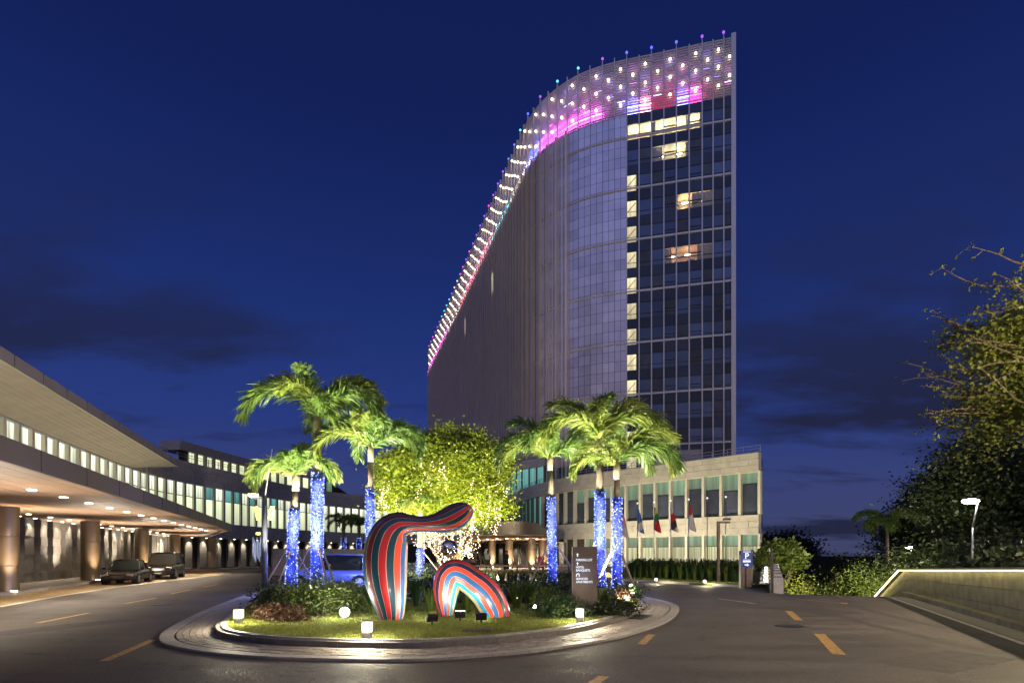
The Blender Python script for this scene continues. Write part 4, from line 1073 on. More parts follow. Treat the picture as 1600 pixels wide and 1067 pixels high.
# ------------------------------------------------------------------ palms
M['frond'] = leafmat('palm_frond', (.075, .145, .03), (.19, .26, .06), .42, .4)
M['frondpale'] = leafmat('palm_frond_pale', (.14, .21, .035), (.30, .33, .075), .42, .45)  # paler tone for spears and randomly picked fronds
M['palmtrunk'] = mat('palm_trunk', (.19, .14, .10), .8, var=.25, scale=5, bump=.4, bscale=12)
M['palmshaft'] = mat('palm_crownshaft', (.17, .13, .075), .7, var=.2, scale=5)
M['wood'] = mat('brace_pole_wood', (.20, .13, .08), .8, var=.3, scale=4)
M['fairy'] = glow('fairy_lights_blue', (.10, .17, 1.0), 2.2); M['fairywhite'] = glow('fairy_lights_white', (.42, .52, 1.0), 2.6)
M['wrap'] = mat('wrapped_trunk', (.018, .03, .24), .6, var=.3, scale=6)  # blue glow of the bulbs on the trunk, put into the colour
def frond_mesh(name, th0, th1, length, seed, m, leaf=.66):
    rng = np.random.default_rng(seed); n = 46
    pts, x, z = [], 0.0, 0.0
    for i in range(n + 1):
        t = i / n; th = rad(th0 + (th1 - th0) * t ** 1.15); pts.append(np.array((x, .06 * math.sin(seed + 3 * t) * t, z))); x += math.cos(th) * length / n; z += math.sin(th) * length / n
    pts = np.array(pts); V, F = [], []
    for i in range(3, n + 1):
        t = i / n; tg = pts[i] - pts[i - 1]; tg /= np.linalg.norm(tg)
        side = np.cross(tg, (0, 0, 1)) if abs(tg[2]) < .95 else np.array((0, 1., 0)); side /= np.linalg.norm(side); up = np.cross(side, tg)
        for q in range(7):
            an = rng.uniform(0, 2 * np.pi) if q > 3 else (q % 2) * np.pi + rng.normal(0, .5)
            out = side * math.cos(an) + up * math.sin(an) * .85 + up * .12
            fw = .75 + .7 * t
            d = out + tg * fw * rng.uniform(.7, 1.2); d /= np.linalg.norm(d)
            L = leaf * (.45 + .9 * math.sin(math.pi * min(t * .86 + .10, 1)) ** .8) * rng.uniform(.75, 1.1)
            b0 = pts[i - 1] + (pts[i] - pts[i - 1]) * rng.uniform(); mid = b0 + d * L * .55; tip = b0 + d * L + np.array((0, 0, -.22 * L))
            w = np.cross(d, rng.normal(size=3)); w /= np.linalg.norm(w); w *= .028
            k = len(V); V += [b0 - w * .6, b0 + w * .6, mid + w, mid - w, tip]; F += [(k, k + 1, k + 2), (k, k + 2, k + 3), (k + 3, k + 2, k + 4)]
    # rachis
    for i in range(n):
        r0, r1 = .035 * (1 - i / n) + .006, .035 * (1 - (i + 1) / n) + .006
        k = len(V)
        for p, r_ in ((pts[i], r0), (pts[i + 1], r1)): V += [p + np.array((0, r_, 0)), p + np.array((0, -r_, 0)), p + np.array((0, 0, -r_ * 1.4))]
        for a_, b_ in ((0, 1), (1, 2), (2, 0)): F += [(k + a_, k + b_, k + 3 + b_), (k + a_, k + 3 + b_, k + 3 + a_)]
    o = quick(name, np.array(V), np.array(F), m); me = o.data; bpy.data.objects.remove(o); return me
FRONDS = [[frond_mesh('frond', a0, a1, 3.4, s, m_) for s, (a0, a1) in enumerate(((84, -20), (76, -62), (64, -82), (50, -85), (70, -45)))] for m_ in (M['frond'], M['frondpale'])]
def palm(label, x, y, trunk_h, wrap_h, fronds, rad0=.17, z0=.16, lean=(0, 0), scale=1.0, spear=0, braces=(), group='palms wrapped in blue fairy lights', bead=420, light=None, wrap_from=.2, lit=60, seed=1):
    t = thing('palm_tree', label, 'palm', (x, y, z0), 0, group)
    top = Vector((lean[0], lean[1], trunk_h))
    def axis(h): s_ = h / trunk_h; return Vector((lean[0] * s_ ** 1.6, lean[1] * s_ ** 1.6, h))
    hs = [0, .25, .8, 1.6, trunk_h * .4, trunk_h * .6, trunk_h * .8, trunk_h]
    b = MB(); b.tube([axis(h) for h in hs], [rad0 * 1.35, rad0 * 1.15, rad0 * 1.05, rad0 * 1.08, rad0, rad0 * .92, rad0 * .8, rad0 * .72], 14); b.build('trunk', M['palmtrunk'], t, True, True)
    for k in range(int((trunk_h - wrap_h) / .16)):
        h = wrap_h + .1 + k * .16; b = None
    b = MB(); b.tube([top - Vector((0, 0, .1)), top + Vector((0, 0, .35)), top + Vector((0, 0, .8))], [rad0 * .8, rad0 * .9, rad0 * .5], 12); b.build('crownshaft', M['palmshaft'], t, True, True)
    rg = random.Random(seed)
    for (az, kind, sc) in fronds:
        o = link('frond', FRONDS[rg.random() < .45][kind], t, True); o.location = top + Vector((0, 0, .45 + rg.uniform(-.1, .25))); o.rotation_euler = (rg.uniform(-.15, .15), 0, rad(az)); o.scale = (sc * scale,) * 3
    if spear:
        b = MB(); b.tube([top + Vector((0, 0, .5)), top + Vector((.02, 0, .5 + spear * .5)), top + Vector((-.04 * spear, 0, .5 + spear))], [.035, .028, .006], 6); b.build('spear_leaf', M['frondpale'], t, False, True)
    if wrap_h:
        rg2 = np.random.default_rng(seed + 50); n = bead
        h = wrap_from + (wrap_h - wrap_from) * rg2.uniform(0, 1, n); an = rg2.uniform(0, 2 * np.pi, n)
        pts = []
        for hh, aa in zip(h, an):
            c = axis(hh); r_ = rad0 * (1.0 + .45 * max(0, 1 - hh / .9)) + .045 + .012 * math.sin(hh * 7 + aa * 2); pts.append((c.x + math.cos(aa) * r_, c.y + math.sin(aa) * r_, hh))
        kk = int(n * .36); stuff(beads('light_string', pts[kk:], .026, M['fairy'], t, True)); stuff(beads('light_string', pts[:kk], .026, M['fairywhite'], t, True))
        hs2 = [wrap_from + (wrap_h - wrap_from) * i / 8 for i in range(9)]
        b = MB(); b.tube([axis(h_) for h_ in hs2], [rad0 * (1.0 + .45 * max(0, 1 - h_ / .9)) + .018 for h_ in hs2], 16); b.build('light_net', M['wrap'], t, True, True)  # painted sleeve stands in for the blue glow on the trunk
    if wrap_h and z0 > .1:                   # the summed light of the string on its surroundings
        for sy_, pw_ in ((-.5, 14), (1.3, 130 if x < -5 else 30)): point(t, (x, y + sy_, z0 + wrap_h * .3), pw_, (.22, .30, 1.0), .25)
    for (bx, by, bz) in braces:
        b = MB(); c = axis(bz); b.tube([(bx, by, -.05), c], .045, 8); b.build('support_pole', M['wood'], t, False, True)
    return t
P2 = palm('tallest palm on the left of the island, wrapped trunk and wide drooping plumes', -7.87, 21.8, 6.55, 4.95, [(180, 1, 1.08), (195, 2, 1.1), (150, 0, .95), (8, 1, 1.0), (350, 2, 1.05), (25, 0, .9), (270, 0, .8), (250, 1, .8), (90, 1, .9), (120, 2, .9), (60, 2, .95), (300, 3, .8)], .2, spear=1.7, braces=((-1.4, .4, 2.6), (.9, -1.0, 2.2), (.5, 1.2, 2.4)), lean=(.05, 0), bead=640, seed=3)
P1 = palm('shorter leaning palm beside the lamp pole, trunk lit with blue bulbs', -8.95, 21.9, 4.3, 3.5, [(170, 3, .72), (200, 2, .7), (140, 1, .68), (20, 2, .66), (60, 1, .7), (340, 3, .68), (270, 1, .6), (100, 0, .72), (300, 4, .66), (230, 3, .62)], .17, lean=(.18, 0), braces=((-1.2, -.3, 2.3), (1.0, .6, 2.0), (-.2, -1.3, 2.0)), bead=480, seed=4)
P3 = palm('slim wrapped palm rising behind the tall striped sculpture', -5.80, 22.0, 5.5, 4.3, [(185, 2, .86), (160, 1, .85), (200, 3, .8), (10, 2, .82), (30, 1, .8), (345, 3, .82), (270, 1, .7), (90, 0, .9), (120, 2, .8), (300, 4, .7)], .14, spear=2.3, lean=(.05, 0), bead=420, seed=5)
P4 = palm('wrapped palm left of the brown sign, plumes hanging to the left', 1.87, 25.0, 5.6, 4.35, [(180, 2, .95), (200, 3, .95), (155, 0, .9), (140, 1, .95), (15, 2, .8), (340, 3, .85), (270, 1, .8), (240, 2, .85), (90, 0, .8)], .16, lean=(-.1, 0), braces=((1.6, -.2, 2.4), (-1.2, .3, 2.4)), bead=460, seed=6)
P5 = palm('tallest wrapped palm on the right of the island behind the brown sign', 3.9, 24.0, 6.1, 4.45, [(180, 1, 1.05), (160, 0, 1.0), (200, 2, 1.05), (10, 1, 1.1), (350, 2, 1.15), (30, 0, 1.0), (280, 0, .85), (255, 1, .9), (90, 1, 1.0), (120, 2, .95), (60, 2, 1.0)], .2, spear=2.0, braces=((-1.4, .3, 2.6), (1.2, -.4, 2.4)), bead=620, seed=7)
P6 = palm('wrapped palm nearest the right kerb, browning plumes turned to the right', 4.23, 21.8, 4.75, 3.95, [(5, 3, .9), (350, 2, .95), (20, 1, .85), (40, 2, .85), (335, 4, .85), (190, 3, .7), (160, 2, .7), (270, 1, .65), (90, 1, .8)], .16, braces=((1.0, .8, 2.2), (-.9, .7, 2.2)), bead=460, seed=8)
for (px, lab, sd) in ((537, 'distant dark palm with a short lit wrap behind the blue-lit car', 9), (561, 'second distant palm with lit wrap just left of the tall sculpture', 10)):
    c = at(px, 866, 52)
    palm(lab, c.x, c.y, 4.0 + .3 * (sd % 2), 3.4, [(a_ * 45 + sd * 9, 1 + a_ % 4, .62) for a_ in range(8)], .2, 0.0, wrap_from=2.0, bead=140, seed=sd, group='distant palms with lit wraps')
for (x, y, lab, sd) in ((-5.6, 33.0, 'thin wrapped trunk glowing under the clipped tree, seen through the sculpture arch', 12),):
    palm(lab, x, y, 4.2, 2.2, [(a_ * 60, 2 + a_ % 3, .5) for a_ in range(6)], .2, 0.0, bead=200, seed=sd, group='distant palms with lit wraps', braces=((1.8, -.2, 2.2),))
# flood lamps at the feet of the palms (fixtures sit in the planting)
M['lens'] = glow('flood_lens', (1.0, .95, .80), 40)
def flood(label, x, y, z, target, power, col=NEUT, size=70, w=.26, lens=True, group='lawn floodlights'):
    t = thing('floodlight', label, 'floodlight', (x, y, z), 0, group)
    d = (Vector(target) - Vector((x, y, z + .16))).normalized(); q = d.to_track_quat('Z', 'Y')
    Mx = Matrix.Translation((0, 0, .16)) @ q.to_matrix().to_4x4()
    b = MB(); b.box(None, (w, w * .62, .09), mat4=Mx); b.build('housing', M['black'], t, False, True, .008)
    b = MB(); b.box(None, (w * .86, w * .5, .012), mat4=Mx @ Matrix.Translation((0, 0, .053))); b.build('lens', M['lens'], t, False, True)
    b = MB(); b.box((0, 0, .05), (.05, .04, .14)); b.build('bracket', M['black'], t, False, True)
    spot(t, Vector((x, y, z + .16)) + d * .10, target, power, col, size, .6, .08)
    return t
flood('black floodlight on the grass nearest the tall sculpture foot', -1.85, 12.55, .17, (-3.1, 15.2, 1.9), 75, COOLW, 100)
flood('black floodlight on the grass right of the lawn cover, facing the low sculpture', -.73, 12.85, .17, (-.8, 14.9, .9), 22, COOLW, 100)
flood('tilted floodlight lying between the two dark ones, behind them', -1.27, 13.25, .17, (-1.5, 15.8, 2.6), 14, COOLW, 100)
flood('small bright spike spotlight right of the low sculpture', .68, 15.1, .17, (-1.0, 14.3, 1.2), 18, COOLW, 110, .16)
gv, gf = icos(.125, (-4.25, 13.72, .34), 2); gb = mesh('globe_lamp', gv, gf, glow('globe_glare', (1.0, .96, .82), 14), None, True); tag(gb, 'glowing round globe lamp on the grass left of the tall sculpture', 'lamp')
for i, (lab, x, y, tx, ty, tz, pw) in enumerate((
        ('floodlight hidden in the planting before the tallest left palm', -7.4, 19.9, -7.9, 21.8, 8.2, 5200), ('floodlight in the planting left of the shorter leaning palm', -8.4, 19.8, -9.0, 21.9, 7.0, 2600),
        ('floodlight among dark shrubs under the slim palm', -5.0, 20.2, -5.6, 22, 6.8, 3400), ('floodlight in dark shrubs under the palm left of the sign', 1.2, 22.8, .9, 25, 6.6, 3600),
        ('floodlight in dark shrubs under the tallest right palm', 3.2, 21.7, 4.0, 24.2, 7.8, 4600), ('floodlight in the planting under the palm nearest the right kerb', 4.4, 19.9, 5.0, 21.8, 6.2, 2600))):
    flood(lab, x, y, .17, (tx, ty, tz), pw, (1.0, .98, .74), 75, .22, group='floodlights under the palms')

# ------------------------------------------------------------------ trees
M['bark'] = mat('bark', (.12, .085, .055), .9, var=.3, scale=5, bump=.5, bscale=14)
M['leafgold'] = leafmat('leaf_yellow_green', (.13, .19, .014), (.30, .35, .022), .5, .45)
M['leafdark'] = leafmat('leaf_dark', (.010, .018, .006), (.026, .038, .011), .5, .3)
M['leafmid'] = leafmat('leaf_mid', (.05, .085, .015), (.12, .15, .03), .5, .35)
M['leafolive'] = leafmat('leaf_olive', (.09, .115, .018), (.21, .23, .04), .5, .35)
M['leafred'] = leafmat('leaf_red', (.075, .03, .022), (.13, .075, .035), .5, .3)
M['twinkle'] = glow('fairy_lights_warm', (1.0, .72, .48), 6.0)
def branches(mb, rng, p, d, L, r_, depth, tips, spread=.6, droop=0.0, nchild=3):
    pts, q, dd = [p], p, d.copy()
    for i in range(4):
        dd = (dd + Vector((rng.gauss(0, .13), rng.gauss(0, .13), rng.gauss(0, .10) - droop))).normalized(); q = q + dd * L / 4; pts.append(q)
    mb.tube(pts, [r_, r_ * .88, r_ * .78, r_ * .68, r_ * .58], 7 if depth > 1 else 5, cap=False)
    tips.append((pts[2], depth)); 
    if depth == 0: tips.append((q, 0)); tips.append((pts[3], 0)); return
    for k in range(nchild):
        ax = dd.orthogonal().normalized(); ax.rotate(Matrix.Rotation(rng.uniform(0, 6.28), 3, dd))
        nd = (dd + ax * rng.uniform(.6, 1.2) * spread).normalized()
        branches(mb, rng, pts[4] if k else pts[3], nd, L * rng.uniform(.62, .82), r_ * .58, depth - 1, tips, spread, droop, nchild)
def tree(name, label, x, y, z, trunk_h, r0, crown_c, crown_r, nleaf, size, m, seed, depth=3, group=None, clumps=60, spread=.7, shell=.45, cat='tree', tight=.24):
    """tapered trunk with limbs, crown of clumps of leaf-sized faces inside an uneven ellipsoid"""
    t = thing(name, label, cat, (x, y, z), 0, group); rng = random.Random(seed); nr = np.random.default_rng(seed)
    b = MB(); tips = []; branches(b, rng, Vector((0, 0, -.2)), Vector((rng.uniform(-.1, .1), rng.uniform(-.1, .1), 1)), trunk_h, r0, depth, tips, spread)
    b.build('trunk', M['bark'], t, True, True)
    cc = np.array(crown_c); cr = np.array(crown_r)
    u = nr.normal(size=(clumps, 3)); u /= np.linalg.norm(u, axis=1)[:, None]
    u[:, 2] = np.where(u[:, 2] < -.55, -u[:, 2] * .6, u[:, 2])
    rr = (shell + (1 - shell) * nr.uniform(0, 1, clumps) ** .6)[:, None]; lump = nr.uniform(.82, 1.1, clumps)[:, None]
    cen = cc + u * rr * lump * cr
    per = nleaf // clumps
    cs = (nr.uniform(.6, 1.25, clumps) * float(np.mean(cr)) * tight)
    P_ = (cen[:, None, :] + nr.normal(size=(clumps, per, 3)) * cs[:, None, None] * np.array((1, 1, .72))).reshape(-1, 3)
    v, f = leaves(P_, size, nr, .55)
    quick('crown', v, f, m, t, True)
    return t, tips
tw, tips = tree('clipped_tree', 'rounded yellow-green tree hung with white fairy lights behind the sculptures', -4.5, 36.5, 0, 1.6, .26, (0, 0, 6.2), (4.15, 3.8, 3.75), 110000, .20, M['leafgold'], 21, 3, clumps=260, shell=.80, spread=.85, tight=.13)
nr = np.random.default_rng(5)
lp = []
for p_, dep in tips: lp += [tuple(Vector(p_) + Vector((nr.normal(0, .22), nr.normal(0, .22), nr.normal(0, .28)))) for _ in range(5)]
cl = nr.normal(size=(46, 3)); cl /= np.linalg.norm(cl, axis=1)[:, None]; cl[:, 1] = -np.abs(cl[:, 1])
for c in cl:                              # strands winding up the limbs on the side that faces the drive
    base = np.array((c[0] * 4.2, c[1] * 3.7 - .25, 5.4 + c[2] * 2.9)); up_ = np.array((nr.normal(0, .35), nr.normal(0, .2), 1.0))
    for k in range(22): lp.append(tuple(base + up_ * (k - 11) * .075 + nr.normal(size=3) * .07))
stuff(beads('light_string', lp, .030, M['twinkle'], tw, True))
for k in range(4):
    b = MB(); a_ = k * 1.7; e_ = Vector((math.cos(a_) * 2.2, -abs(math.sin(a_)) * 1.6, 4.2)); b.tube([(0, 0, 0), Vector((math.cos(a_) * .5, -.3, 1.6)), e_], [.12, .10, .05], 7); b.build('lit_limb', M['bark'], tw, True, True)
    pts = []
    for j in range(110):
        s_ = j / 110; q_ = Vector((math.cos(a_) * (.5 * min(s_ * 2, 1) + 1.7 * max(s_ - .4, 0) / .6), -.3 - 1.0 * max(s_ - .4, 0), 4.2 * s_)); pts.append((q_.x + nr.normal(0, .10), q_.y - .12 + nr.normal(0, .06), q_.z))
    stuff(beads('light_string', pts, .030, M['twinkle'], tw, True))
for (x, y, z, pw) in ((-1.8, -1.8, 4.5, 220), (1.8, -1.8, 5.0, 220), (0, -1.0, 7.2, 260), (0, -3.2, 2.6, 120)): point(tw, (-4.2 + x, 36.5 + y, z), pw, (1.0, .80, .45), .5)
flood('floodlight on the ground before the clipped fairy-light tree', -6.5, 30.4, .05, (-4.6, 36, 6.2), 2000, (1.0, .95, .66), 100, .22, group='floodlights under the palms')  # unseen lamps on the ground, added to brighten the crown
flood('floodlight on the ground right of the clipped fairy-light tree', -.6, 30.8, .05, (-2.6, 36, 6.4), 1900, (1.0, .95, .66), 100, .22, group='floodlights under the palms')
flood('floodlight on the ground left of the clipped fairy-light tree', -10.5, 31.6, .05, (-6.5, 36.0, 6.4), 1900, (1.0, .95, .66), 100, .22, group='floodlights under the palms')
for lab, x, y, tx in (('floodlight in the shrubs behind the tall sculpture, aimed at the clipped tree', -3.6, 19.6, -5.6), ('floodlight in the shrubs behind the low sculpture, aimed at the clipped tree', -.2, 20.2, -3.4)):
    flood(lab, x, y, .17, (tx, 36.5, 8.6), 6000, (1.0, .95, .66), 46, .22, group='floodlights under the palms')  # unseen lamps added so the top of the crown is lit
# big street-lit tree at the right edge, with bare twig ends
bt, btips = tree('roadside_tree', 'big lamp-lit tree at the right edge with bare twigs reaching over the road', 26.6, 23.4, .5, 4.2, .30, (-3.1, -.6, 8.6), (4.1, 4.2, 5.0), 44000, .19, M['leafolive'], 33, 3, clumps=190, shell=.3, spread=.75, tight=.14)
rb = random.Random(3); tb = MB(); tl = []
for k in range(26):
    z_ = rb.uniform(6.6, 12.8); y_ = rb.uniform(-3, 2); p0 = Vector((-5.4, y_, z_)); L = rb.uniform(2.0, 3.7)
    d_ = Vector((-1, rb.uniform(-.3, .2), rb.uniform(-.1, .42))).normalized(); p_ = p0; pts = [p0]
    for j in range(6):
        d_ = (d_ + Vector((0, rb.gauss(0, .1), rb.gauss(0, .09) - .015))).normalized(); p_ = p_ + d_ * L / 6; pts.append(p_)
        if rb.random() < .75: tl += [tuple(p_ + Vector((rb.gauss(0, .10), rb.gauss(0, .1), rb.gauss(0, .08)))) for _ in range(rb.randint(2, 6))]
        if rb.random() < .5:
            e_ = p_ + Vector((rb.uniform(-.5, .1), rb.uniform(-.3, .3), rb.uniform(-.4, .4))); tb.tube([p_, e_], [.016, .007], 4, False); tl += [tuple(e_ + Vector((rb.gauss(0, .08),) * 3)) for _ in range(4)]
    tb.tube(pts, [.045, .04, .034, .028, .022, .016, .009], 5, False)
tb.build('twigs', M['bark'], bt, False, True)
v, f = leaves(np.array(tl), .17, np.random.default_rng(8), .6); quick('twig_leaves', v, f, M['leafolive'], bt, True)
for i, (lab, x, y, z, cz, cr, n, m_, sd) in enumerate((
        ('dark spreading tree behind the near street lamp, under the big tree', 34.5, 38.0, 0, 5.2, (5.0, 4.0, 4.6), 14000, 'leafdark', 41),
        ('dark feathery tree left of the small far street lamp', 65.0, 84.0, -8, 12.0, (6.0, 5.5, 8.5), 15000, 'leafdark', 42),
        ('tall dark tree between the two larger street lamps', 70.0, 80.0, -8, 16.0, (8.5, 6, 11.0), 17000, 'leafdark', 43),
        ('tall dark tree to the right of the near street lamp', 62.0, 66.0, -6, 13.0, (8.0, 6, 9.5), 16000, 'leafdark', 44),
        ('broad low tree in the dip just left of the tiny far lamps', 46.0, 74.0, -7, 4.6, (4.0, 4, 2.8), 9000, 'leafdark', 45),
        ('hazy round tree on the far skyline right of the podium', 66.0, 150.0, -6, 9, (9, 7, 6), 5000, 'leafdark', 46),
        ('low dark tree on the far skyline beyond the lit shrubs', 84.0, 165.0, -6, 8, (11, 7, 6), 5000, 'leafdark', 47),
        ('small bright tree against the sky beside the podium end', 25.5, 52.0, -3.0, 4.2, (1.7, 1.6, 1.7), 5000, 'leafmid', 48))):
    tree('broadleaf_tree', lab, x, y, z, max(1.2, cz * .45), .2, (0, 0, cz), cr, n * 2, .3 if y < 50 else .5 if y < 100 else .9, M[m_], sd, 2, clumps=56, shell=.4)
for (x, y, z, s_, lab) in ((50.0, 72.0, -6.5, 1.0, 'dark palm silhouette left of the lamp-lit trees'),):
    palm(lab, x, y, 11.5, 0, [(a_ * 40, 1 + a_ % 4, 1.5) for a_ in range(9)], .25, z, seed=31, group=None)

# ------------------------------------------------------------------ shrubs and clumps
def bush(label, x, y, z, r_, n, size, m, seed, group, name='shrub', cat='shrub'):
    nr = np.random.default_rng(seed); k = 14
    t = thing(name, label, cat, (x, y, z), 0, group)
    cen = nr.normal(size=(k, 3)) * np.array((.42, .42, .28)) * np.array(r_) + np.array((0, 0, r_[2] * .55))
    P_ = (cen[:, None, :] + nr.normal(size=(k, n // k, 3)) * np.array(r_) * .27).reshape(-1, 3); P_[:, 2] = np.abs(P_[:, 2])
    v, f = leaves(P_, size, nr, .45, .4); quick('foliage', v, f, m, t, True)
    b = MB()
    for j in range(5): b.tube([(0, 0, -.03), tuple(cen[j] * np.array((.5, .5, .5))), tuple(cen[j])], [.022, .016, .006], 5, False)
    b.build('stems', M['bark'], t, False, True)
    return t
def strap(label, x, y, z, h, n, m, seed, group, w=.045, arch=.6, cat='plant', name='strappy_plant'):
    nr = np.random.default_rng(seed); V, F = [], []
    for i in range(n):
        a = nr.uniform(0, 2 * np.pi); d = np.array((math.cos(a), math.sin(a), 0)); sd = np.array((-d[1], d[0], 0)); hh = h * nr.uniform(.6, 1.1); out = arch * hh * nr.uniform(.25, 1.0)
        b0 = d * .05 * nr.uniform(0, 2); pts = [b0, b0 + d * out * .3 + np.array((0, 0, hh * .55)), b0 + d * out * .7 + np.array((0, 0, hh * .92)), b0 + d * out * 1.15 + np.array((0, 0, hh * (.98 - .25 * nr.uniform())))]
        k = len(V)
        for p_, ww in zip(pts, (.7, 1.0, .8, .08)): V += [p_ - sd * w * ww * .5, p_ + sd * w * ww * .5]
        for j in range(3): F.append((k + 2 * j, k + 2 * j + 1, k + 2 * j + 3, k + 2 * j + 2))
    o = quick(name, np.array(V), np.array(F), m); o.location = (x, y, z)
    return tag(o, label, cat, group)
M['strap'] = leafmat('strap_leaf', (.05, .10, .015), (.15, .19, .03), .4, .35)
M['strapdark'] = leafmat('strap_leaf_dark', (.02, .05, .015), (.05, .09, .02), .4, .3)
ii = 0
for k, (x, y, r_, n, m_, lab) in enumerate((
        (-5.75, 14.6, (.75, .6, .75), 2600, 'leafmid', 'fine green shrub at the left end of the clipped island mass'), (-5.05, 14.3, (.75, .6, .75), 2600, 'leafmid', 'fine green shrub second from the left bollard light'),
        (-4.5, 15.0, (.8, .6, .7), 2600, 'leafmid', 'fine green shrub nearest the glaring globe lamp'), (-6.6, 14.9, (.6, .6, .55), 1800, 'leafdark', 'dark low shrub behind the left bollard light'),
        (-6.1, 13.5, (.55, .35, .30), 1400, 'leafred', 'low reddish ground plant beside the left bollard light'), (-5.4, 13.2, (.5, .3, .26), 1200, 'leafred', 'low reddish ground plant under the fine green shrubs'),
        (-6.9, 16.5, (.9, .9, .45), 2000, 'leafdark', 'dark shrub before the shorter leaning palm'), (-7.6, 18.6, (.9, .9, .4), 2000, 'leafdark', 'dark shrub at the foot of the tallest left palm'),
        (-8.6, 20.6, (1.0, .8, .32), 2000, 'leafmid', 'green shrub around the shorter leaning palm'), (-6.4, 20.0, (1.0, .8, .36), 2000, 'leafmid', 'green shrub between the left palms and the tall sculpture'),
        (1.15, 14.2, (.6, .5, .42), 2400, 'strapdark', 'ferny dark shrub left of the brown sign'), (1.6, 13.95, (.55, .4, .28), 2000, 'leafdark', 'dark ground shrub below the brown sign'), (2.55, 14.5, (.55, .4, .3), 1800, 'leafdark', 'dark ground shrub right of the brown sign'),
        (3.2, 15.9, (.45, .45, .3), 1600, 'leafdark', 'dark shrub before the palm nearest the kerb'), (3.35, 17.3, (.4, .3, .4), 1200, 'leafred', 'reddish shrub beside the right-hand bollard light'),
        (4.35, 20.4, (.55, .5, .45), 1800, 'strapdark', 'green clipped shrub at the right rear of the island'), (0.0, 18.5, (1.2, .8, .42), 2200, 'leafdark', 'dark shrub behind the low sculpture'), (-2.6, 18.5, (1.2, .8, .7), 2200, 'leafdark', 'dark shrub seen through the tall sculpture arch'),
        (-1.0, 24.5, (1.5, 1.0, .45), 2600, 'leafdark', 'dark shrub at the back of the island centre'), (2.0, 22.2, (1.3, .9, .5), 2400, 'leafdark', 'dark shrub between the two right-hand palms'), (-4.0, 24.0, (1.5, .9, .8), 2400, 'leafdark', 'dark shrub behind the slim palm'))):
    bush(lab, x, y, .15, r_, n, .085 if y < 16 else .12, M[m_], 100 + k, 'shrubs on the island')
for k, (x, y, h, n, m_, lab) in enumerate((
        (-3.75, 14.7, .75, 46, 'strap', 'bright strappy plant lit by the globe lamp'), (-4.0, 15.4, .9, 40, 'strap', 'taller strappy plant behind the globe lamp'), (-2.35, 15.6, .75, 46, 'strap', 'strappy plant framed by the tall sculpture arch'), (-1.35, 15.9, .8, 46, 'strap', 'strappy plant seen under the low sculpture arch'),
        (.15, 16.3, .85, 60, 'strap', 'grassy clump right behind the low sculpture'), (.55, 16.4, .9, 60, 'strap', 'grassy clump between low sculpture and fern shrub'), (1.0, 15.6, .75, 60, 'strap', 'grassy clump left of the ferny dark shrub'),
        (2.75, 15.9, .65, 60, 'strap', 'fanned cycad-like plant at the right foot of the sign'), (-.9, 17.0, .9, 50, 'strapdark', 'dark strappy clump behind the chrome ball'), (-3.0, 17.0, .9, 50, 'strapdark', 'dark strappy clump behind the tall sculpture'))):
    strap(lab, x, y, .15, h, n, M[m_], 200 + k, 'strappy plants on the island', .045)
# planting bed beyond the loop road, under the fairy-light tree
b = MB(); b.prism(ccw([(-10, 32.4), (-6, 31.4), (2, 31.6), (4.2, 33), (4.6, 40.5), (-10, 40.5)]), 0, .14); bed = struct(b.build('planting_bed', M['soil']))
for k in range(18):
    bush('%s low shrub from the left in the bed beneath the fairy-light tree' % ORD[k], -9 + k * .75, 33.0 + (k * 7 % 5) * .5, .12, (.9, .7, .42), 1300, .14, M['leafdark'] if k % 3 else M['leafmid'], 300 + k, 'shrubs beneath the fairy-light tree')
# verge and hedge in front of the podium
b = MB(); b.prism(ccw([(6.6, 38.5), (9.5, 34), (11.2, 31.3), (13.0, 29.2), (14.2, 30.2), (22, 46), (26, 56), (14, 62), (9, 52)]), -.05, .12); verge = struct(b.build('verge', M['turf']))
k_ = 0
for row in range(3):
    for k in range(17):
        s_ = k / 16; x = 8.3 + s_ * 5.4 + row * .5; y = 38.6 - s_ * 6.6 + row * 1.0
        strap('%s strappy hedge plant from the left in the %s row before the podium' % (ORD[k], ('front', 'middle', 'back')[row]), x, y, .1, 1.12 + .16 * ((k * 3 + row) % 3), 60, M['strapdark'] if (k + row) % 2 else M['strap'], 400 + k_, 'strappy hedge before the podium', .07, .35); k_ += 1
xg = NR.uniform(6, 15, 60000); yg = NR.uniform(29, 40, 60000); kk = inside(np.array([(7.2, 38), (9.5, 34.2), (11.2, 31.6), (13.0, 29.5), (14.0, 30.2), (9.2, 38.5)]), xg, yg)
tag(stuff(blades('verge_grass', xg[kk], yg[kk], .12, .09, .02, M['grass'])), 'strip of lit grass in front of the podium hedge', 'grass')
for i in range(14):
    a_, b_ = Vector((6.6, 38.5, 0)), Vector((13.0, 29.2, 0)); p_ = a_.lerp(b_, (i + .5) / 14); box('kerb_stone', M['kerb'], (p_.x - .12, p_.y - .08, .06), (.8, .2, .16), math.atan2(-9.3, 6.4), verge)
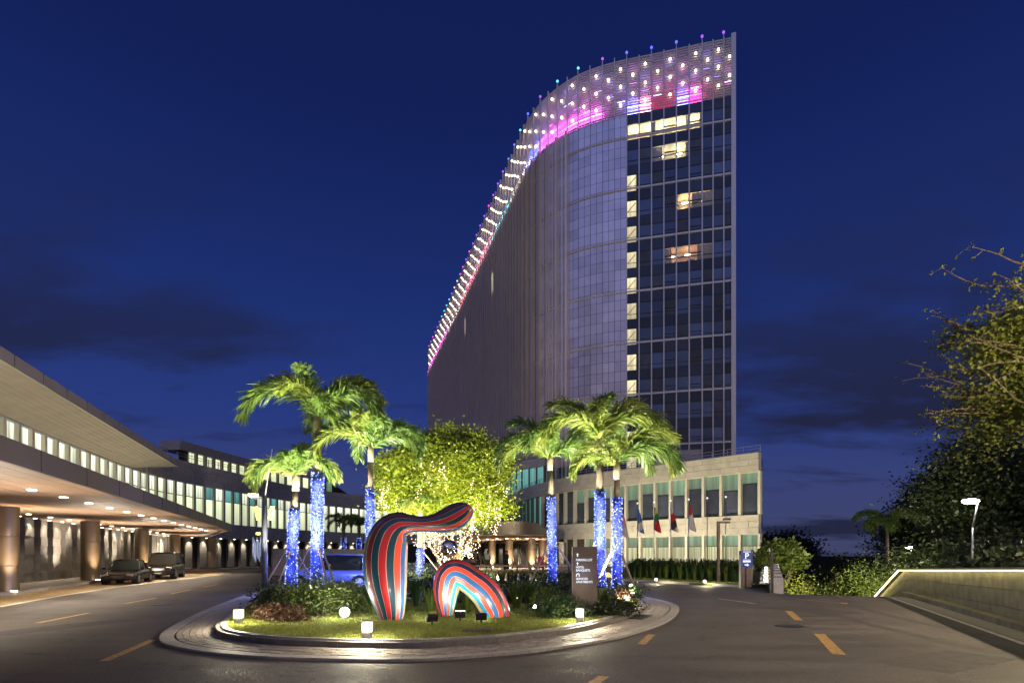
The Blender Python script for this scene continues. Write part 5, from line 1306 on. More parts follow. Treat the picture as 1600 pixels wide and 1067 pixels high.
# lit shrubs down the slope beyond the crest
SL = []
for k in range(22):
    t_ = 17 + (k % 8) * 4.2 + (k // 8) * 2; u_ = .8 + (k * 5 % 11) * .95 + (k // 8) * 1.2
    if u_ > 4.0 and t_ < 24: t_ += 14
    SL.append((u_, t_))
SLOPE = sorted(SL)
for k, (u_, t_) in enumerate(SL):
    x, y = tup(t_, u_); z = height(x, y)
    bush('leafy shrub on the slope beyond the crest, %s from the planter wall' % ORD[SLOPE.index((u_, t_))], x, y, z, (2.0, 1.8, 2.9 + .8 * ((k * 3) % 3)), 3200, .20, M['leafmid'] if k % 4 else M['leafolive'], 500 + k, 'lit shrubs beyond the crest')
for k in range(9):                        # low dark growth on the bank behind the lit wall
    x, y = tup(-2 + k * 4.5, 8.5 + (k * 7 % 4) * 1.6); bush('dark bush on the bank behind the lit wall, %s from the near end' % ORD[k], x, y, height(x, y), (2.4, 2.2, 1.0 + .3 * (k % 3) + k * .25), 2200, .3, M['leafdark'], 560 + k, 'dark bushes on the bank')

point(gb, (-4.25, 13.45, .55), 42, COOLW, .1)
for k, (t_, u_) in enumerate(((7.5, 1.2), (8.5, 3.6), (20, 7.5))):  # unseen lamps added below the crest to brighten the shrubs
    x, y = tup(t_, u_); x2, y2 = tup(t_ + 12, u_ + 1.5)
    flood('added floodlight low on the slope beyond the crest, %s from the planter' % ORD[k], x, y, height(x, y), (x2, y2, height(x2, y2) + 4.5), 2600, (1.0, .92, .55), 120, .25, group='floodlights beyond the crest')
# ------------------------------------------------------------------ lit retaining wall on the right
rw = thing('retaining_wall', 'low mossy stone wall with a glowing strip under its coping on the right', 'wall', (*tup(-4, 5.3), 0))
def wtop(t): return 1.13 - .026 * t if t < 1.3 else 1.096 - (t - 1.3) * .268
def wbase(t): x, y = tup(t, 4.9); return height(x, y)
def wall_piece(name, t0, t1, u0, u1, zf0, zf1, m, n=1):
    v, f = [], []
    for i in range(n + 1):
        t = t0 + (t1 - t0) * i / n
        for u in (u0, u1):
            x, y = tup(t, u); v += [(x, y, zf0(t)), (x, y, zf1(t))]
    for i in range(n):
        k = 4 * i; f += [(k, k + 1, k + 5, k + 4), (k + 1, k + 3, k + 7, k + 5), (k + 3, k + 2, k + 6, k + 7), (k + 2, k, k + 4, k + 6)]
    f += [(0, 2, 3, 1), (4 * n, 4 * n + 1, 4 * n + 3, 4 * n + 2)]
    return mesh(name, v, f, m, rw)
wall_piece('wall_backing', -36, 16, 5.12, 5.5, lambda t: wbase(t) - .6, lambda t: wtop(t) - .02, M['kerbdark'], 30)
t = -36.0; i = 0
while t < 10:
    L = 2.4
    for r_ in range(3):
        t0 = t - (1.2 if r_ % 2 else 0); t1 = t0 + L - .012
        zf = lambda q, r_=r_: wbase(q) - .05 + (wtop(q) - .06 - wbase(q) + .05) * r_ / 3 + .006
        zg = lambda q, r_=r_: wbase(q) - .05 + (wtop(q) - .06 - wbase(q) + .05) * (r_ + 1) / 3 - .006
        if t1 > 1.3 > t0: wall_piece('wall_stone', t0, 1.29, 5.0, 5.13, zf, zg, M['stonewet']); wall_piece('wall_stone', 1.3, t1, 5.0, 5.13, zf, zg, M['stonewet'])
        else: wall_piece('wall_stone', t0, t1, 5.0, 5.13, zf, zg, M['stonewet'])
    t += L
for t0, t1 in ((-36, -28), (-28, -20), (-20, -12), (-12, -4), (-4, 1.3), (1.3, 14)):
    wall_piece('coping', t0 + .006, t1 - .006, 4.76, 5.55, lambda q: wtop(q) - .01, lambda q: wtop(q) + .055, M['kerb'], 4)
    wall_piece('led_strip', t0, t1, 4.79, 4.83, lambda q: wtop(q) - .045, lambda q: wtop(q) - .018, M['led'], 4)
t = -36.0
while t < 1.2:
    t1 = min(t + 1.2, 1.2); kz = lambda q: .0 if q < 1 else 0
    wall_piece('wall_kerb', t, t1 - .008, 4.66, 4.98, lambda q: -.03, lambda q: .17 * min(1, (2.2 - q) / 2.5), M['stonewet']); t += 1.2

# ------------------------------------------------------------------ planter wall with small fence at the crest
pw = thing('planter_wall', 'stepped concrete planter wall with short railings and small lights beside the parking sign', 'wall', (*tup(2, -.2), 0))
for k in range(6):
    x, y = tup(.6 + k * 2.6, -.25); box('wall_block', M['stonegrey'], (x, y, -1.0 + .09 * k), (2.58, .5, 3.4 + .0 * k), math.atan2(RY, RX), pw)
    x, y = tup(.6 + k * 2.6, -.75); box('ledge', M['stone'], (x, y, .42 + .09 * k), (2.4, .55, .06), math.atan2(RY, RX), pw)
    for j in range(4):
        x, y = tup(-.2 + k * 2.6 + j * .62, -.5); box('railing_bar', M['pier'] if j % 2 else M['dark'], (x, y, 1.25 + .09 * k), (.05, .05, 1.25), math.atan2(RY, RX), pw)
    if k < 5:
        x, y = tup(.2 + k * 2.6, -.75); box('step_light', M['downlight'], (x, y, .55 + .09 * k), (.14, .1, .12), 0, pw); point(pw, (x - .1, y - .2, .7 + .09 * k), 3, COOLW, .05)
x0, y0 = tup(-.7, -.5); x1, y1 = tup(15, -.5); beam('top_rail', M['dark'], (x0, y0, 1.86), (x1, y1, 2.35), .06, .06, pw)
x, y = tup(-.75, -.5); box('end_post', M['dark'], (x, y, .95), (.12, .12, 1.9), 0, pw)

# ------------------------------------------------------------------ signs
M['sign'] = mat('sign_brown', (.085, .055, .05), .45, .2, var=.12, scale=4)
M['signblue'] = glow('sign_blue_face', (.02, .045, .32), .55)
M['letter'] = glow('sign_letters', (.80, .88, 1.0), 1.25)
def plate(name, poly, m, parent, o, th=.008):
    """flat mark in the X-Z plane facing -Y"""
    b = MB(); n = len(poly); v = [(o[0] + x, o[1], o[2] + z) for x, z in poly] + [(o[0] + x, o[1] - th, o[2] + z) for x, z in poly]
    b.add(v, [tuple(range(n)), tuple(reversed(range(n, 2 * n)))] + [(i, n + i, n + (i + 1) % n, (i + 1) % n) for i in range(n)]); return b.build(name, m, parent)
def arrow(s): return [(-.12 * s, -.5 * s), (.12 * s, -.5 * s), (.12 * s, .02 * s), (.36 * s, .02 * s), (0, .5 * s), (-.36 * s, .02 * s), (-.12 * s, .02 * s)]
sx, sy = 1.98, 14.75
sign = thing('direction_sign', 'brown pylon sign with glowing white direction lettering among the shrubs', 'sign', (sx, sy, .15))
box('pylon', M['sign'], (sx, sy, 1.08), (.66, .18, 1.86), 0, sign)
box('pylon_edge', M['bronze'], (sx - .335, sy, 1.08), (.012, .19, 1.86), 0, sign)
fy = sy - .097; lx = sx - .245
plate('arrow_mark', arrow(.10), M['letter'], sign, (lx + .04, fy, 1.79)); text_mesh('lettering', 'PARKING LOT', .088, M['letter'], sign, (lx, fy, 1.625), width=.44)
plate('arrow_mark', arrow(.09), M['letter'], sign, (lx + .04, fy, 1.555)); text_mesh('lettering', 'HOTEL', .084, M['letter'], sign, (lx, fy, 1.43), width=.215); text_mesh('lettering', 'BANQUETS', .084, M['letter'], sign, (lx, fy, 1.345), width=.375)
b = MB()
for k in range(9):
    a0 = math.pi * k / 8
    if k < 8: 
        a1 = math.pi * (k + 1) / 8; q = [(math.cos(a0) * .05, math.sin(a0) * .05), (math.cos(a1) * .05, math.sin(a1) * .05), (math.cos(a1) * .026, math.sin(a1) * .026), (math.cos(a0) * .026, math.sin(a0) * .026)]
        b.add([(lx + .05 + x, fy - .006, 1.245 + z) for x, z in q], [(0, 1, 2, 3)])
for s_ in (-1, 1): b.box((lx + .05 + s_ * .038, fy - .003, 1.225), (.024, .008, .045))
b.build('turn_mark', M['letter'], sign)
text_mesh('lettering', 'SERVICED', .084, M['letter'], sign, (lx, fy, 1.115), width=.32); text_mesh('lettering', 'APARTMENTS', .084, M['letter'], sign, (lx, fy, 1.03), width=.45)
point(sign, (sx, sy - .45, 1.3), 1.2, (.55, .65, 1.0), .15)
qx, qy = 12.55, 29.0
ps = thing('parking_sign', 'brown pylon with glowing blue parking panel and right arrow by the verge', 'sign', (qx, qy, 0))
box('pylon', M['sign'], (qx, qy, 1.0), (.64, .2, 2.0), 0, ps)
box('pylon_edge', M['pier'], (qx - .325, qy, .9), (.012, .21, 1.8), 0, ps)
box('blue_panel', M['signblue'], (qx, qy - .105, 1.56), (.62, .02, .86), 0, ps)
fy = qy - .12
for z, h in ((1.945, .03), (1.51, .03), (1.425, .07)): box('white_bar', M['letter'], (qx, fy, z), (.40, .012, h), 0, ps)
text_mesh('lettering', 'P', .44, M['letter'], ps, (qx, fy, 1.575), 'CENTER', bold=.01)
plate('arrow_mark', [(z, x) for x, z in arrow(.24)][::-1], M['letter'], ps, (qx, fy, 1.25))
point(ps, (qx, qy - .7, 1.5), 2.5, (.3, .4, 1.0), .2)

# ------------------------------------------------------------------ bollard lights
M['diff'] = glow('bollard_diffuser', (1.0, .92, .80), 2.6)
for lab, x, y, sc in (('bollard light at the front of the lawn, left of the sculptures', -2.8, 10.45, 1), ('bollard light at the far left tip of the lawn', -6.45, 12.75, .95), ('bollard light below the brown sign', 1.63, 13.0, .95), ('bollard light by the right kerb beyond the sign', 3.65, 17.3, .95)):
    t_ = thing('bollard_light', lab, 'bollard light', (x, y, .16), 0, 'bollard lights on the lawn')
    b = MB(); b.box((0, 0, .07), (.15, .15, .15)); b.build('base', M['dark'], t_, False, True, .006)
    b = MB(); b.box((0, 0, .24), (.165, .165, .19)); b.build('diffuser', M['diff'], t_, False, True, .006)
    b = MB(); b.box((0, 0, .352), (.18, .18, .032)); b.build('cap', M['dark'], t_, False, True, .006)
    for sx_ in (-1, 1):
        for sy_ in (-1, 1): b = MB(); b.box((sx_ * .083, sy_ * .083, .24), (.012, .012, .2)); b.build('corner_bar', M['dark'], t_, False, True)
    for (dx, dy) in ((0, -.22), (.22, 0), (-.22, 0)): point(t_, (x + dx, y + dy, .42), 17, (1.0, .88, .62), .05)

# ------------------------------------------------------------------ street lamps
M['lamphead'] = glow('lamp_lens', (1.0, .93, .82), 60)
def street_lamp(label, x, y, z0, h, power, flip=-1, col=(1.0, .82, .60), sc=1.0, size=150, group='cranked street lamps'):
    t_ = thing('street_lamp', label, 'street lamp', (x, y, z0), 0, group)
    b = MB(); b.tube([(0, 0, 0), (0, 0, h * .66)], [.075 * sc, .06 * sc], 10); b.build('pole', M['steel'], t_, True, True)
    b = MB(); b.tube([(0, 0, h * .66), (-flip * .32 * sc, 0, h)], [.055 * sc, .045 * sc], 8); b.build('arm', M['steel'], t_, True, True)
    b = MB(); b.box((-flip * .32 * sc + flip * .36 * sc, 0, h + .02), (.86 * sc, .26 * sc, .07)); b.build('lamp_head', M['steel'], t_, False, True, .015)
    v_, f_ = icos(1.0, (0, 0, 0), 2); mesh('lens', [(-flip * .32 * sc + flip * .44 * sc + q.x * .46 * sc, q.y * .26 * sc, h - .07 + q.z * .15) for q in v_], f_, M['lamphead'], t_, True, True)
    b = MB(); b.lathe([(.16 * sc, 0), (.16 * sc, .04), (.09 * sc, .06)], n=12); b.build('foot', M['steel'], t_, False, True)
    if power: spot(t_, (x + flip * .15 * sc, y, z0 + h - .12), (x + flip * .15 * sc, y - .2, z0), power, col, size, .5, .15)
    return t_
street_lamp('bright street lamp standing behind the lit wall', 25.4, 29.8, .3, 4.5, 1000, size=165)
street_lamp('smaller street lamp farther down the slope, left of the bright one', 51.5, 70.0, -4.6, 7.4, 1500, size=165)
street_lamp('tiny far street lamp down in the dip, right of its twin', 57.0, 83.0, -8.2, 5.7, 1600)
street_lamp('tiny far street lamp down in the dip, nearest the shrubs', 55.0, 84.5, -8.4, 5.3, 1600)
street_lamp('street lamp at the near roadside behind the viewer on the right', 12.6, 1.5, 0, 7.5, 4200, size=160)
street_lamp('street lamp at the left roadside opposite the island, outside the view', -22.5, 9.0, 0, 7.5, 2600, 1, size=160)
street_lamp('street lamp at the near roadside behind the viewer on the left', -9.5, -3.5, 0, 7.5, 4200, 1, size=160)
street_lamp('street lamp on the far right pavement beside the big tree, outside the view', 17.8, 11.0, .3, 7.0, 1700, size=165)
point(bpy.data.objects[sorted(o.name for o in bpy.data.objects if o.name.startswith('street_lamp'))[-1]], (17.6, 11.0, 7.75), 3600, (1.0, .82, .5), .2)
ul = thing('street_lamp', 'unlit angular brown lamp post on the grass left of the parking sign', 'street lamp', (12.45, 32.6, .1))
box('pole', M['sign'], (12.45, 32.6, 1.95), (.16, .14, 3.7), 0, ul); box('arm', M['sign'], (12.75, 32.6, 3.74), (.76, .14, .12), 0, ul); box('lamp_head', M['dark'], (12.95, 32.6, 3.93), (.42, .2, .12), 0, ul)

# ------------------------------------------------------------------ camera pole with lanterns, left of the palms
M['polepaint'] = mat('pole_paint', (.10, .10, .14), .5, .3, var=.1)
cp = thing('camera_pole', 'blue-lit steel pole with camera box, tan panels and a hanging string lantern', 'pole', (-9.75, 21.3, .15))
b = MB(); b.tube([(-9.75, 21.3, .1), (-9.75, 21.3, 4.1)], [.12, .10], 12); b.build('pole', M['polepaint'], cp, True)
b = MB(); b.tube([(-9.75, 21.3, 4.0), (-9.45, 21.3, 5.95)], [.035, .015], 6); b.build('whip_rod', M['steel'], cp)
box('bracket_arm', M['steel'], (-10.0, 21.3, 4.02), (.6, .08, .06), 0, cp); box('camera_housing', M['pier'], (-10.15, 21.2, 4.12), (.34, .18, .14), .2, cp); box('camera_lens', M['black'], (-10.27, 21.1, 4.12), (.10, .03, .10), .2, cp)
M['tan'] = mat('tan_panel', (.40, .28, .08), .6, var=.1)
for s_ in (-1, 1): box('tan_panel', M['tan'], (-9.75 + s_ * .27, 21.25, 3.42), (.15, .06, .56), 0, cp, rot=(0, rad(12 * s_), 0))
box('lantern_hook', M['tan'], (-9.98, 21.25, 2.62), (.16, .1, .12), 0, cp)
nr = np.random.default_rng(2)
lan = MB()
for k in range(7): lan.box((-10.16 + .05 * k, 21.2 + .02 * (k % 2), 2.1 - .1 * (k % 3)), (.022, .022, .75))
lan.build('hanging_rods', glow('lantern_rods', (.55, .66, 1.0), .5), cp)

# ------------------------------------------------------------------ flags
def flag(label, x, y, h, cols, drop=1.55, flagw=.34):
    t_ = thing('flagpole', label, 'flagpole', (x, y, .1), 0, 'flagpoles before the podium')
    b = MB(); b.tube([(0, 0, 0), (0, 0, h)], [.045, .03], 8); b.build('pole', M['steel'], t_, True, True)
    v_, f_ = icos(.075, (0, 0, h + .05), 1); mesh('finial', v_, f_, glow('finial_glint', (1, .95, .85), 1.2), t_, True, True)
    if cols:                                # cloth hanging in folds beside the pole
        nz, nx = 14, 9; v = []; mi = []
        for i in range(nz + 1):
            s_ = i / nz
            for j in range(nx):
                q = j / (nx - 1); wd = flagw * (.35 + .65 * s_) * (1 - .25 * max(0, s_ - .75) * 4 * (1 - q))
                v.append((.04 + q * wd, .09 * math.sin(q * 9 + s_ * 2.5), h - .25 - s_ * drop - q * .45 * (1 - s_ * .4)))
        f = [(i * nx + j, i * nx + j + 1, (i + 1) * nx + j + 1, (i + 1) * nx + j) for i in range(nz) for j in range(nx - 1)]
        me = meshdata('cloth', v, f, None, True)
        for k, c in enumerate(cols): me.materials.append(FL.setdefault(c, mat('flag_cloth_' + str(len(FL)), c, .8, var=.05)))
        for pi, p in enumerate(me.polygons): 
            i, j = divmod(pi, nx - 1); p.material_index = min(int((i / nz * .85 + j / nx * .3) * len(cols) / 1.15), len(cols) - 1)
        link('cloth', me, t_, True)
    return t_
FL = {}
WHT, FRED, FGRN, FBLU, FDRK, FPNK, FYEL = (.62, .58, .52), (.50, .02, .02), (.02, .20, .05), (.06, .16, .42), (.05, .03, .04), (.60, .36, .30), (.55, .42, .05)
for px, ptop, cols, lab in ((972, 795, (FPNK, WHT), 'flagpole half hidden behind the rightmost wrapped palm, with pale pink flag'), (996, 787, (FBLU, FBLU, WHT, FBLU), 'flagpole with blue flag'), (1022, 785, (FYEL, FGRN, FRED, FRED), 'flagpole with yellow, green and red flag'), (1048, 783, (WHT, FRED, FDRK, WHT), 'flagpole with dark red, black and white flag'), (1076, 781, (FRED, WHT, WHT), 'flagpole with red and white flag'), (1105, 779, None, 'bare flagpole left of the unlit lamp post'), (1134, 777, None, 'bare flagpole right of the unlit lamp post')):
    Y_ = 46.0 - (px - 972) * .035; p_ = at(px, ptop, Y_); flag(lab, p_.x, p_.y, p_.z - .1, cols, 2.0, .55)
# facade floodlights behind the hedge
for k in range(7):
    p_, a_ = pp(2.0 + k * 4.6, 9.0); flood('facade floodlight behind the strappy hedge, %s from the right end of the podium' % ORD[k], p_.x, p_.y, .12, (*pp(2.5 + k * 4.6)[0][:2], 8.5), 1050, (1.0, .88, .62), 120, .3, group='floodlights behind the hedge')
for px, py, lab in ((1101, 908, 'small glowing lamp on the verge left of the lamp post'), (1025, 905, 'small glowing lamp on the verge below the flagpoles')):
    s_ = (py - HZ) / 1.55; x, y = (px - 800) / s_, FPX / s_
    t_ = thing('verge_lamp', lab, 'lamp', (x, y, .12), 0, 'verge lamps'); v_, f_ = icos(.10, (0, 0, .13), 1); mesh('globe', v_, f_, M['diff'], t_, True, True); b = MB(); b.lathe([(.07, 0), (.05, .06)], n=10); b.build('foot', M['black'], t_, False, True); point(t_, (x, y - .25, .35), 30, (1.0, .9, .6), .06)
ml = thing('dish_lamp', 'mushroom-shaped yellow dish lamp between the two right-hand palms', 'lamp', (*gpt(949, 910), 0))
b = MB(); b.lathe([(.05, 0), (.05, .35)], n=10); b.build('stem', M['dark'], ml, False, True)
b = MB(); b.lathe([(.36, .36), (.38, .40), (.22, .58), (.10, .66)], n=20); b.build('dish', glow('dish_glow', (1.0, .78, .32), 1.1), ml, True, True)

# ------------------------------------------------------------------ cones along the forecourt edge, luggage trolley, low wall
M['amber'] = mat('cone_amber', (.42, .24, .09), .5, var=.1); M['conewhite'] = mat('cone_band', (.6, .55, .45), .5)
for px, lab in ((777, 'traffic cone left of the four below the forecourt'), (791, 'traffic cone second from the left below the forecourt'), (810, 'traffic cone third from the left below the forecourt'), (829, 'traffic cone nearest the left right-hand palm')):
    x, y = (px - 800) * 31.0 / FPX, 31.0 
    t_ = thing('traffic_cone', lab, 'cone', (x, y, .0), 0, 'traffic cones below the forecourt')
    b = MB(); b.box((0, 0, .02), (.3, .3, .04)); b.build('foot', M['black'], t_, False, True)
    b = MB(); b.lathe([(.12, .04), (.035, .72)], n=14); b.build('body', M['amber'], t_, True, True)
    b = MB(); b.lathe([(.089, .3), (.069, .46)], n=14); b.build('band', M['conewhite'], t_, True, True)
cb_ = thing('low_rail', 'long low guard rail along the edge of the raised forecourt', 'railing', (0, 42, 0))
for k in range(11): box('post', M['dark'], (-4.6 + k * 1.0, 42.0 - .0 * k, .45), (.07, .07, .9), 0, cb_)
box('rail', M['ledge'], (.4, 42.0, .92), (10.4, .06, .06), 0, cb_)
tr = thing('luggage_trolley', 'red luggage trolley standing at the edge of the forecourt', 'trolley', (2.55, 50.0, .38))
box('platform', M['dark'], (2.55, 50, .6), (.9, .55, .08), 0, tr); box('red_load', mat('trolley_red', (.55, .02, .015), .5), (2.68, 49.9, 1.12), (.6, .45, .95), 0, tr)
for s_ in (-1, 1): box('upright', M['bronze'], (2.55 + s_ * .42, 50, 1.0), (.05, .05, 1.0), 0, tr)
for s_ in (-1, 1):
    b = MB(); b.tube([(2.55 + s_ * .3, 49.7, .47), (2.55 + s_ * .3, 49.78, .47)], .09, 10); b.build('wheel', M['black'], tr)
lw = thing('garden_wall', 'low tan stone wall behind the blue-lit car', 'wall', (-14, 44, 0))
box('wall_core', M['fascia'], (-14.6, 44, 1.1), (10, .3, 2.2), rad(-4), lw)
for k in range(4):
    for r_ in range(3): box('wall_panel', M['stone'], (-18.3 + k * 2.48, 44.26 - k * .173 - .18 - .08, .45 + r_ * .72), (2.44, .08, .70), rad(-4), lw)
for k, (x, y) in enumerate(((3.6, 61), (-1.2, 62))):
    strap('potted leafy plant by the entrance columns' if k else 'potted plant nearest the luggage trolley', x - 1.5, y - 5, .38, 1.3, 60, M['strapdark'], 700 + k, None, .08, .6)

# ------------------------------------------------------------------ vehicles
M['tyre'] = mat('tyre', (.012, .012, .012), .8, var=0); M['rim'] = mat('rim', (.45, .45, .46), .3, .9, var=0)
M['carglass'] = mat('car_glass', (.012, .016, .016), .05, var=0, spec=.8)
M['headlamp'] = mat('headlamp_glass', (.55, .52, .48), .12, .3, var=0, coat=.8); M['tail'] = mat('tail_lamp', (.25, .01, .01), .2, var=0); M['platem'] = mat('number_plate', (.06, .06, .06), .4, var=0)
def car(label, x, y, z, heading, L, W, H, paint, kind, group):
    """built along +X (nose at +L/2)"""
    t_ = thing('parked_car', label, 'car', (x, y, z), heading, group)
    low = .22 if kind == 'sedan' else .27; belt = H * (.60 if kind == 'sedan' else .56); hood = H * (.50 if kind == 'sedan' else .57 if kind == 'suv' else .56)
    hl = L / 2
    if kind == 'sedan': st = [(-hl, .42, belt - .16, .78), (-hl + .12, low + .04, belt - .02, .92), (-hl + .8, low, belt + .02, 1), (-.5, low, belt, 1), (hl - 1.45, low, belt - .02, 1), (hl - 1.2, low, hood + .06, 1), (hl - .45, low, hood - .02, .98), (hl - .1, low + .03, hood - .14, .9), (hl, .40, hood - .26, .80)]
    else: st = [(-hl, .45, belt - .05, .86), (-hl + .10, low + .04, belt, .95), (-hl + .8, low, belt + .02, 1), (-.3, low, belt, 1), (hl - 1.25, low, belt - .02, 1), (hl - 1.0, low, hood, 1), (hl - .35, low, hood - .06, .97), (hl - .08, low + .03, hood - .18, .9), (hl, .45, hood - .34, .82)]
    v, f = [], []
    w = W / 2
    ringpts = lambda x_, lo, hi, k: [(x_, -w * k * .90, lo), (x_, -w * k, lo + (hi - lo) * .28), (x_, -w * k, lo + (hi - lo) * .66), (x_, -w * k * .955, hi - .035), (x_, -w * k * .86, hi), (x_, 0, hi + .025), (x_, w * k * .86, hi), (x_, w * k * .955, hi - .035), (x_, w * k, lo + (hi - lo) * .66), (x_, w * k, lo + (hi - lo) * .28), (x_, w * k * .90, lo)]
    for s_ in st: v += ringpts(*s_)
    n = 11
    for i in range(len(st) - 1):
        for j in range(n): f.append((i * n + j, i * n + (j + 1) % n, (i + 1) * n + (j + 1) % n, (i + 1) * n + j))
    f += [tuple(range(n)), tuple(reversed(range((len(st) - 1) * n, len(st) * n)))]
    me = meshdata('body', v, f, paint, True); body = link('body', me, t_, True)
    bm = bmesh.new(); bm.from_mesh(me); bmesh.ops.recalc_face_normals(bm, faces=bm.faces); bm.to_mesh(me); bm.free()
    sub = body.modifiers.new('round', 'SUBSURF'); sub.levels = 1; sub.render_levels = 2
    if kind == 'sedan': g = [(-hl + .75, belt, .80), (-hl + 1.45, H - .05, .66), (-.35, H, .68), (.35, H - .03, .67), (hl - 1.38, belt - .01, .84)]
    elif kind == 'van': g = [(-hl + .08, belt, .92), (-hl + .28, H - .06, .80), (-.3, H, .82), (hl - 1.75, H - .05, .80), (hl - .98, belt - .01, .90)]
    else: g = [(-hl + .12, belt, .90), (-hl + .62, H - .07, .74), (-.3, H, .77), (.35, H - .05, .75), (hl - 1.25, belt - .01, .88)]
    # glasshouse: the side outline, narrower at the roof
    v, f = [], []
    for s_ in (-1, 1): v += [(x_, s_ * w * k, z_) for x_, z_, k in g]
    n = len(g); f = [(i, i + 1, n + i + 1, n + i) for i in range(n - 1)] + [(n - 1, 0, n, 2 * n - 1), tuple(reversed(range(n))), tuple(range(n, 2 * n))]
    gl = mesh('windows', v, f, M['carglass'], t_, False, True)
    bm = bmesh.new(); bm.from_mesh(gl.data); bmesh.ops.recalc_face_normals(bm, faces=bm.faces); bm.to_mesh(gl.data); bm.free()
    # roof skin and pillars
    b = MB(); rpts = g[1:-1]
    vv = []
    for (x_, z_, k) in rpts: vv += [(x_, -w * k * 1.015, z_ - .015), (x_, -w * k * .7, z_ + .03), (x_, w * k * .7, z_ + .03), (x_, w * k * 1.015, z_ - .015)]
    b.add(vv, [(4 * i + j, 4 * i + j + 1, 4 * i + j + 5, 4 * i + j + 4) for i in range(len(rpts) - 1) for j in range(3)]); rf = b.build('roof', paint, t_, True, True)
    so = rf.modifiers.new('thick', 'SOLIDIFY'); so.thickness = .04
    for s_ in (-1, 1):
        for (a_, b_) in ((0, 1), (len(g) - 1, len(g) - 2)):
            pa, pb = g[a_], g[b_]; beam('pillar', paint, (pa[0], s_ * w * pa[2] * 1.0, pa[1]), (pb[0], s_ * w * pb[2] * 1.01, pb[1]), .07, .05, t_, True)
        xm = -.12; beam('pillar', M['black'], (xm, s_ * w * .90, belt), (xm - .08, s_ * w * .715 if kind != 'van' else s_ * w * .83, H - .04), .08, .03, t_, True)
        b = MB(); b.box((hl - 1.35, s_ * (w + .09), belt + .07), (.12, .2, .13)); b.build('mirror', paint, t_, False, True, .03)
        for xd in (.35, -.65): b = MB(); b.box((xd - .1, s_ * (w + .005), belt - .14), (.17, .03, .03)); b.build('door_handle', M['rim'], t_, False, True, .008)
        b = MB(); b.box((hl - .24, s_ * w * .68, hood - .18 if kind == 'sedan' else hood - .24), (.34, w * .40, .15)); b.build('headlight', M['headlamp'], t_, False, True, .04)
        b = MB(); b.box((-hl + .12, s_ * w * .74, belt - .18), (.2, w * .34, .2)); b.build('tail_light', M['tail'], t_, False, True, .03)
        b = MB(); b.box((0, s_ * (w * .985), low + .12), (L * .52, .04, .10)); b.build('sill', M['dark'], t_, False, True)
        for xw in (hl - .86, -hl + .92):
            r_ = .32 if kind == 'sedan' else .36
            b = MB(); b.tube([(xw, s_ * (w + .004), r_), (xw, s_ * (w - .3), r_)], r_ + .055, 20); b.build('wheel_arch', M['black'], t_, False, True)
            b = MB(); b.tube([(xw, s_ * (w + .015), r_), (xw, s_ * (w - .21), r_)], r_, 24); wh = b.build('wheel', M['tyre'], t_, False, True, .03)
            b = MB(); b.tube([(xw, s_ * (w + .022), r_), (xw, s_ * (w - .1), r_)], r_ * .66, 18); b.build('rim', M['rim'], wh, False, True)
    b = MB(); b.box((hl - .02, 0, hood - .27 if kind == 'sedan' else hood - .32), (.1, W * .42, .17)); gr_ = b.build('grille', M['dark'], t_, False, True, .02)
    b = MB()
    for k in range(3): b.box((hl + .035, 0, (hood - .33 if kind == 'sedan' else hood - .38) + k * .05), (.02, W * .40, .012))
    b.build('grille_bars', M['rim'], gr_, False, True)
    b = MB(); b.box((hl - .04, 0, .40), (.2, W * .86, .14)); b.build('bumper', M['dark'], t_, False, True, .04)
    b = MB(); b.box((hl + .06, 0, .43), (.02, .44, .13)); b.build('number_plate', M['platem'], t_, False, True)
    b = MB(); b.box((-hl + .04, 0, .42), (.2, W * .86, .16)); b.build('bumper', M['dark'], t_, False, True, .04)
    return t_
blackpaint = mat('car_paint_black', (.012, .010, .009), .22, .3, var=0, coat=1.0)
head = math.atan2(-.93, .37)
car('black sedan parked nose towards the viewer beside the canopy columns', -24.3, 34.2, .0, head, 4.6, 1.82, 1.46, blackpaint, 'sedan', 'black cars by the canopy')
car('black van parked behind the black sedan beside the canopy', -26.4, 41.2, .0, head, 4.8, 1.88, 1.92, blackpaint, 'van', 'black cars by the canopy')
car('blue-lit sport utility car behind the left palms of the island', -9.35, 28.6, 0, math.pi, 4.9, 1.92, 1.80, mat('car_paint_silver_blue', (.20, .25, .72), .3, .3, var=0, coat=.8), 'suv', None)  # white car; the blue light falling on it is put into the paint
car('small grey car stopped at the lit lobby door', -4.7, 62.5, .38, rad(88), 4.4, 1.8, 1.6, mat('car_paint_grey', (.10, .10, .11), .3, .4, var=0, coat=.8), 'suv', None)

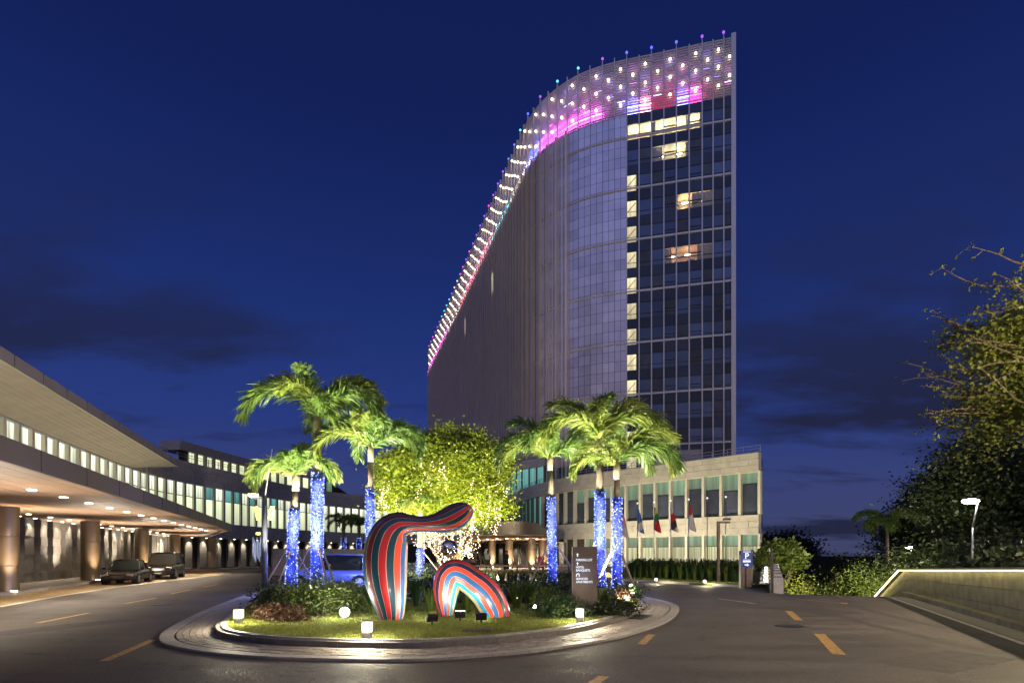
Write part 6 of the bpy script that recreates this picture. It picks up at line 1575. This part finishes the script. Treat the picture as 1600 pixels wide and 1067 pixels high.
# ------------------------------------------------------------------ people at the entrance
def person(label, x, y, z, top, bottom, hair, skirt, turn):
    t_ = thing('person', label, 'person', (x, y, z), turn)
    J = [((0, 0, .95), .145), ((0, 0, 1.15), .125), ((0, 0, 1.36), .155), ((0, 0, 1.48), .06), ((0, -.01, 1.56), .065), ((0, -.015, 1.64), .098), ((0, -.005, 1.71), .085)]
    E = [(i, i + 1) for i in range(6)]
    for s_ in (-1, 1):
        k = len(J); J += [((s_ * .17, 0, 1.40), .065), ((s_ * .23, .02, 1.14), .048), ((s_ * .17, -.12, .95), .038), ((s_ * .13, -.19, .93), .035)]; E += [(2, k), (k, k + 1), (k + 1, k + 2), (k + 2, k + 3)]
        k = len(J); J += [((s_ * .09, 0, .88), .095), ((s_ * .10, -.01, .5), .068), ((s_ * .10, .02, .1), .045), ((s_ * .11, -.12, .04), .04)]; E += [(0, k), (k, k + 1), (k + 1, k + 2), (k + 2, k + 3)]
    me = bpy.data.meshes.new('body'); me.from_pydata([j[0] for j in J], E, []); me.materials.append(mat('skin', (.30, .17, .11), .6, var=0)); me.materials.append(top); me.materials.append(bottom)
    o = link('body', me, t_, True); sk = o.modifiers.new('skin', 'SKIN'); 
    for i, sv in enumerate(me.skin_vertices[0].data): sv.radius = (J[i][1], J[i][1]); sv.use_root = (i == 0)
    ss = o.modifiers.new('smooth', 'SUBSURF'); ss.levels = 1; ss.render_levels = 1
    bpy.context.view_layer.update()
    ev = bpy.data.meshes.new_from_object(o.evaluated_get(bpy.context.evaluated_depsgraph_get())); o.modifiers.clear(); o.data = ev
    for q in (mat('skin_tone', (.30, .17, .11), .6, var=0), top, bottom):
        if len(ev.materials) < 3: ev.materials.append(q)
    for p_ in ev.polygons:
        c = p_.center; p_.material_index = 0 if (c.z > 1.47 or (abs(c.x) > .10 and c.y < -.13 and .85 < c.z < 1.0)) else 1 if c.z > .96 else 2; p_.use_smooth = True
    b = MB(); v_, f_ = icos(.112, (0, .025, 1.69), 2); b.add(v_, f_); b.build('hair', hair, t_, True, True)
    b = MB(); b.box((0, -.115, 1.63), (.025, .04, .035)); b.build('nose', ev.materials[0], t_, False, True, .01)
    if skirt: b = MB(); b.lathe([(.26, .12), (.22, .5), (.17, .9), (.145, 1.02)], n=16); b.build('skirt', bottom, t_, True, True)
    return t_
white_c = mat('cloth_white', (.55, .58, .70), .8, var=0); dark_c = mat('cloth_dark', (.02, .018, .022), .8, var=0); brown_c = mat('cloth_brown', (.07, .04, .03), .8, var=0)
hairm = mat('hair_black', (.01, .008, .008), .6, var=0)
person('person in pale top and brown trousers standing at the entrance', -2.2, 49.5, .38, white_c, brown_c, hairm, False, rad(10))
person('person in dark long skirt and white sash by an entrance column', -.5, 49.0, .38, dark_c, dark_c, hairm, True, rad(-15))
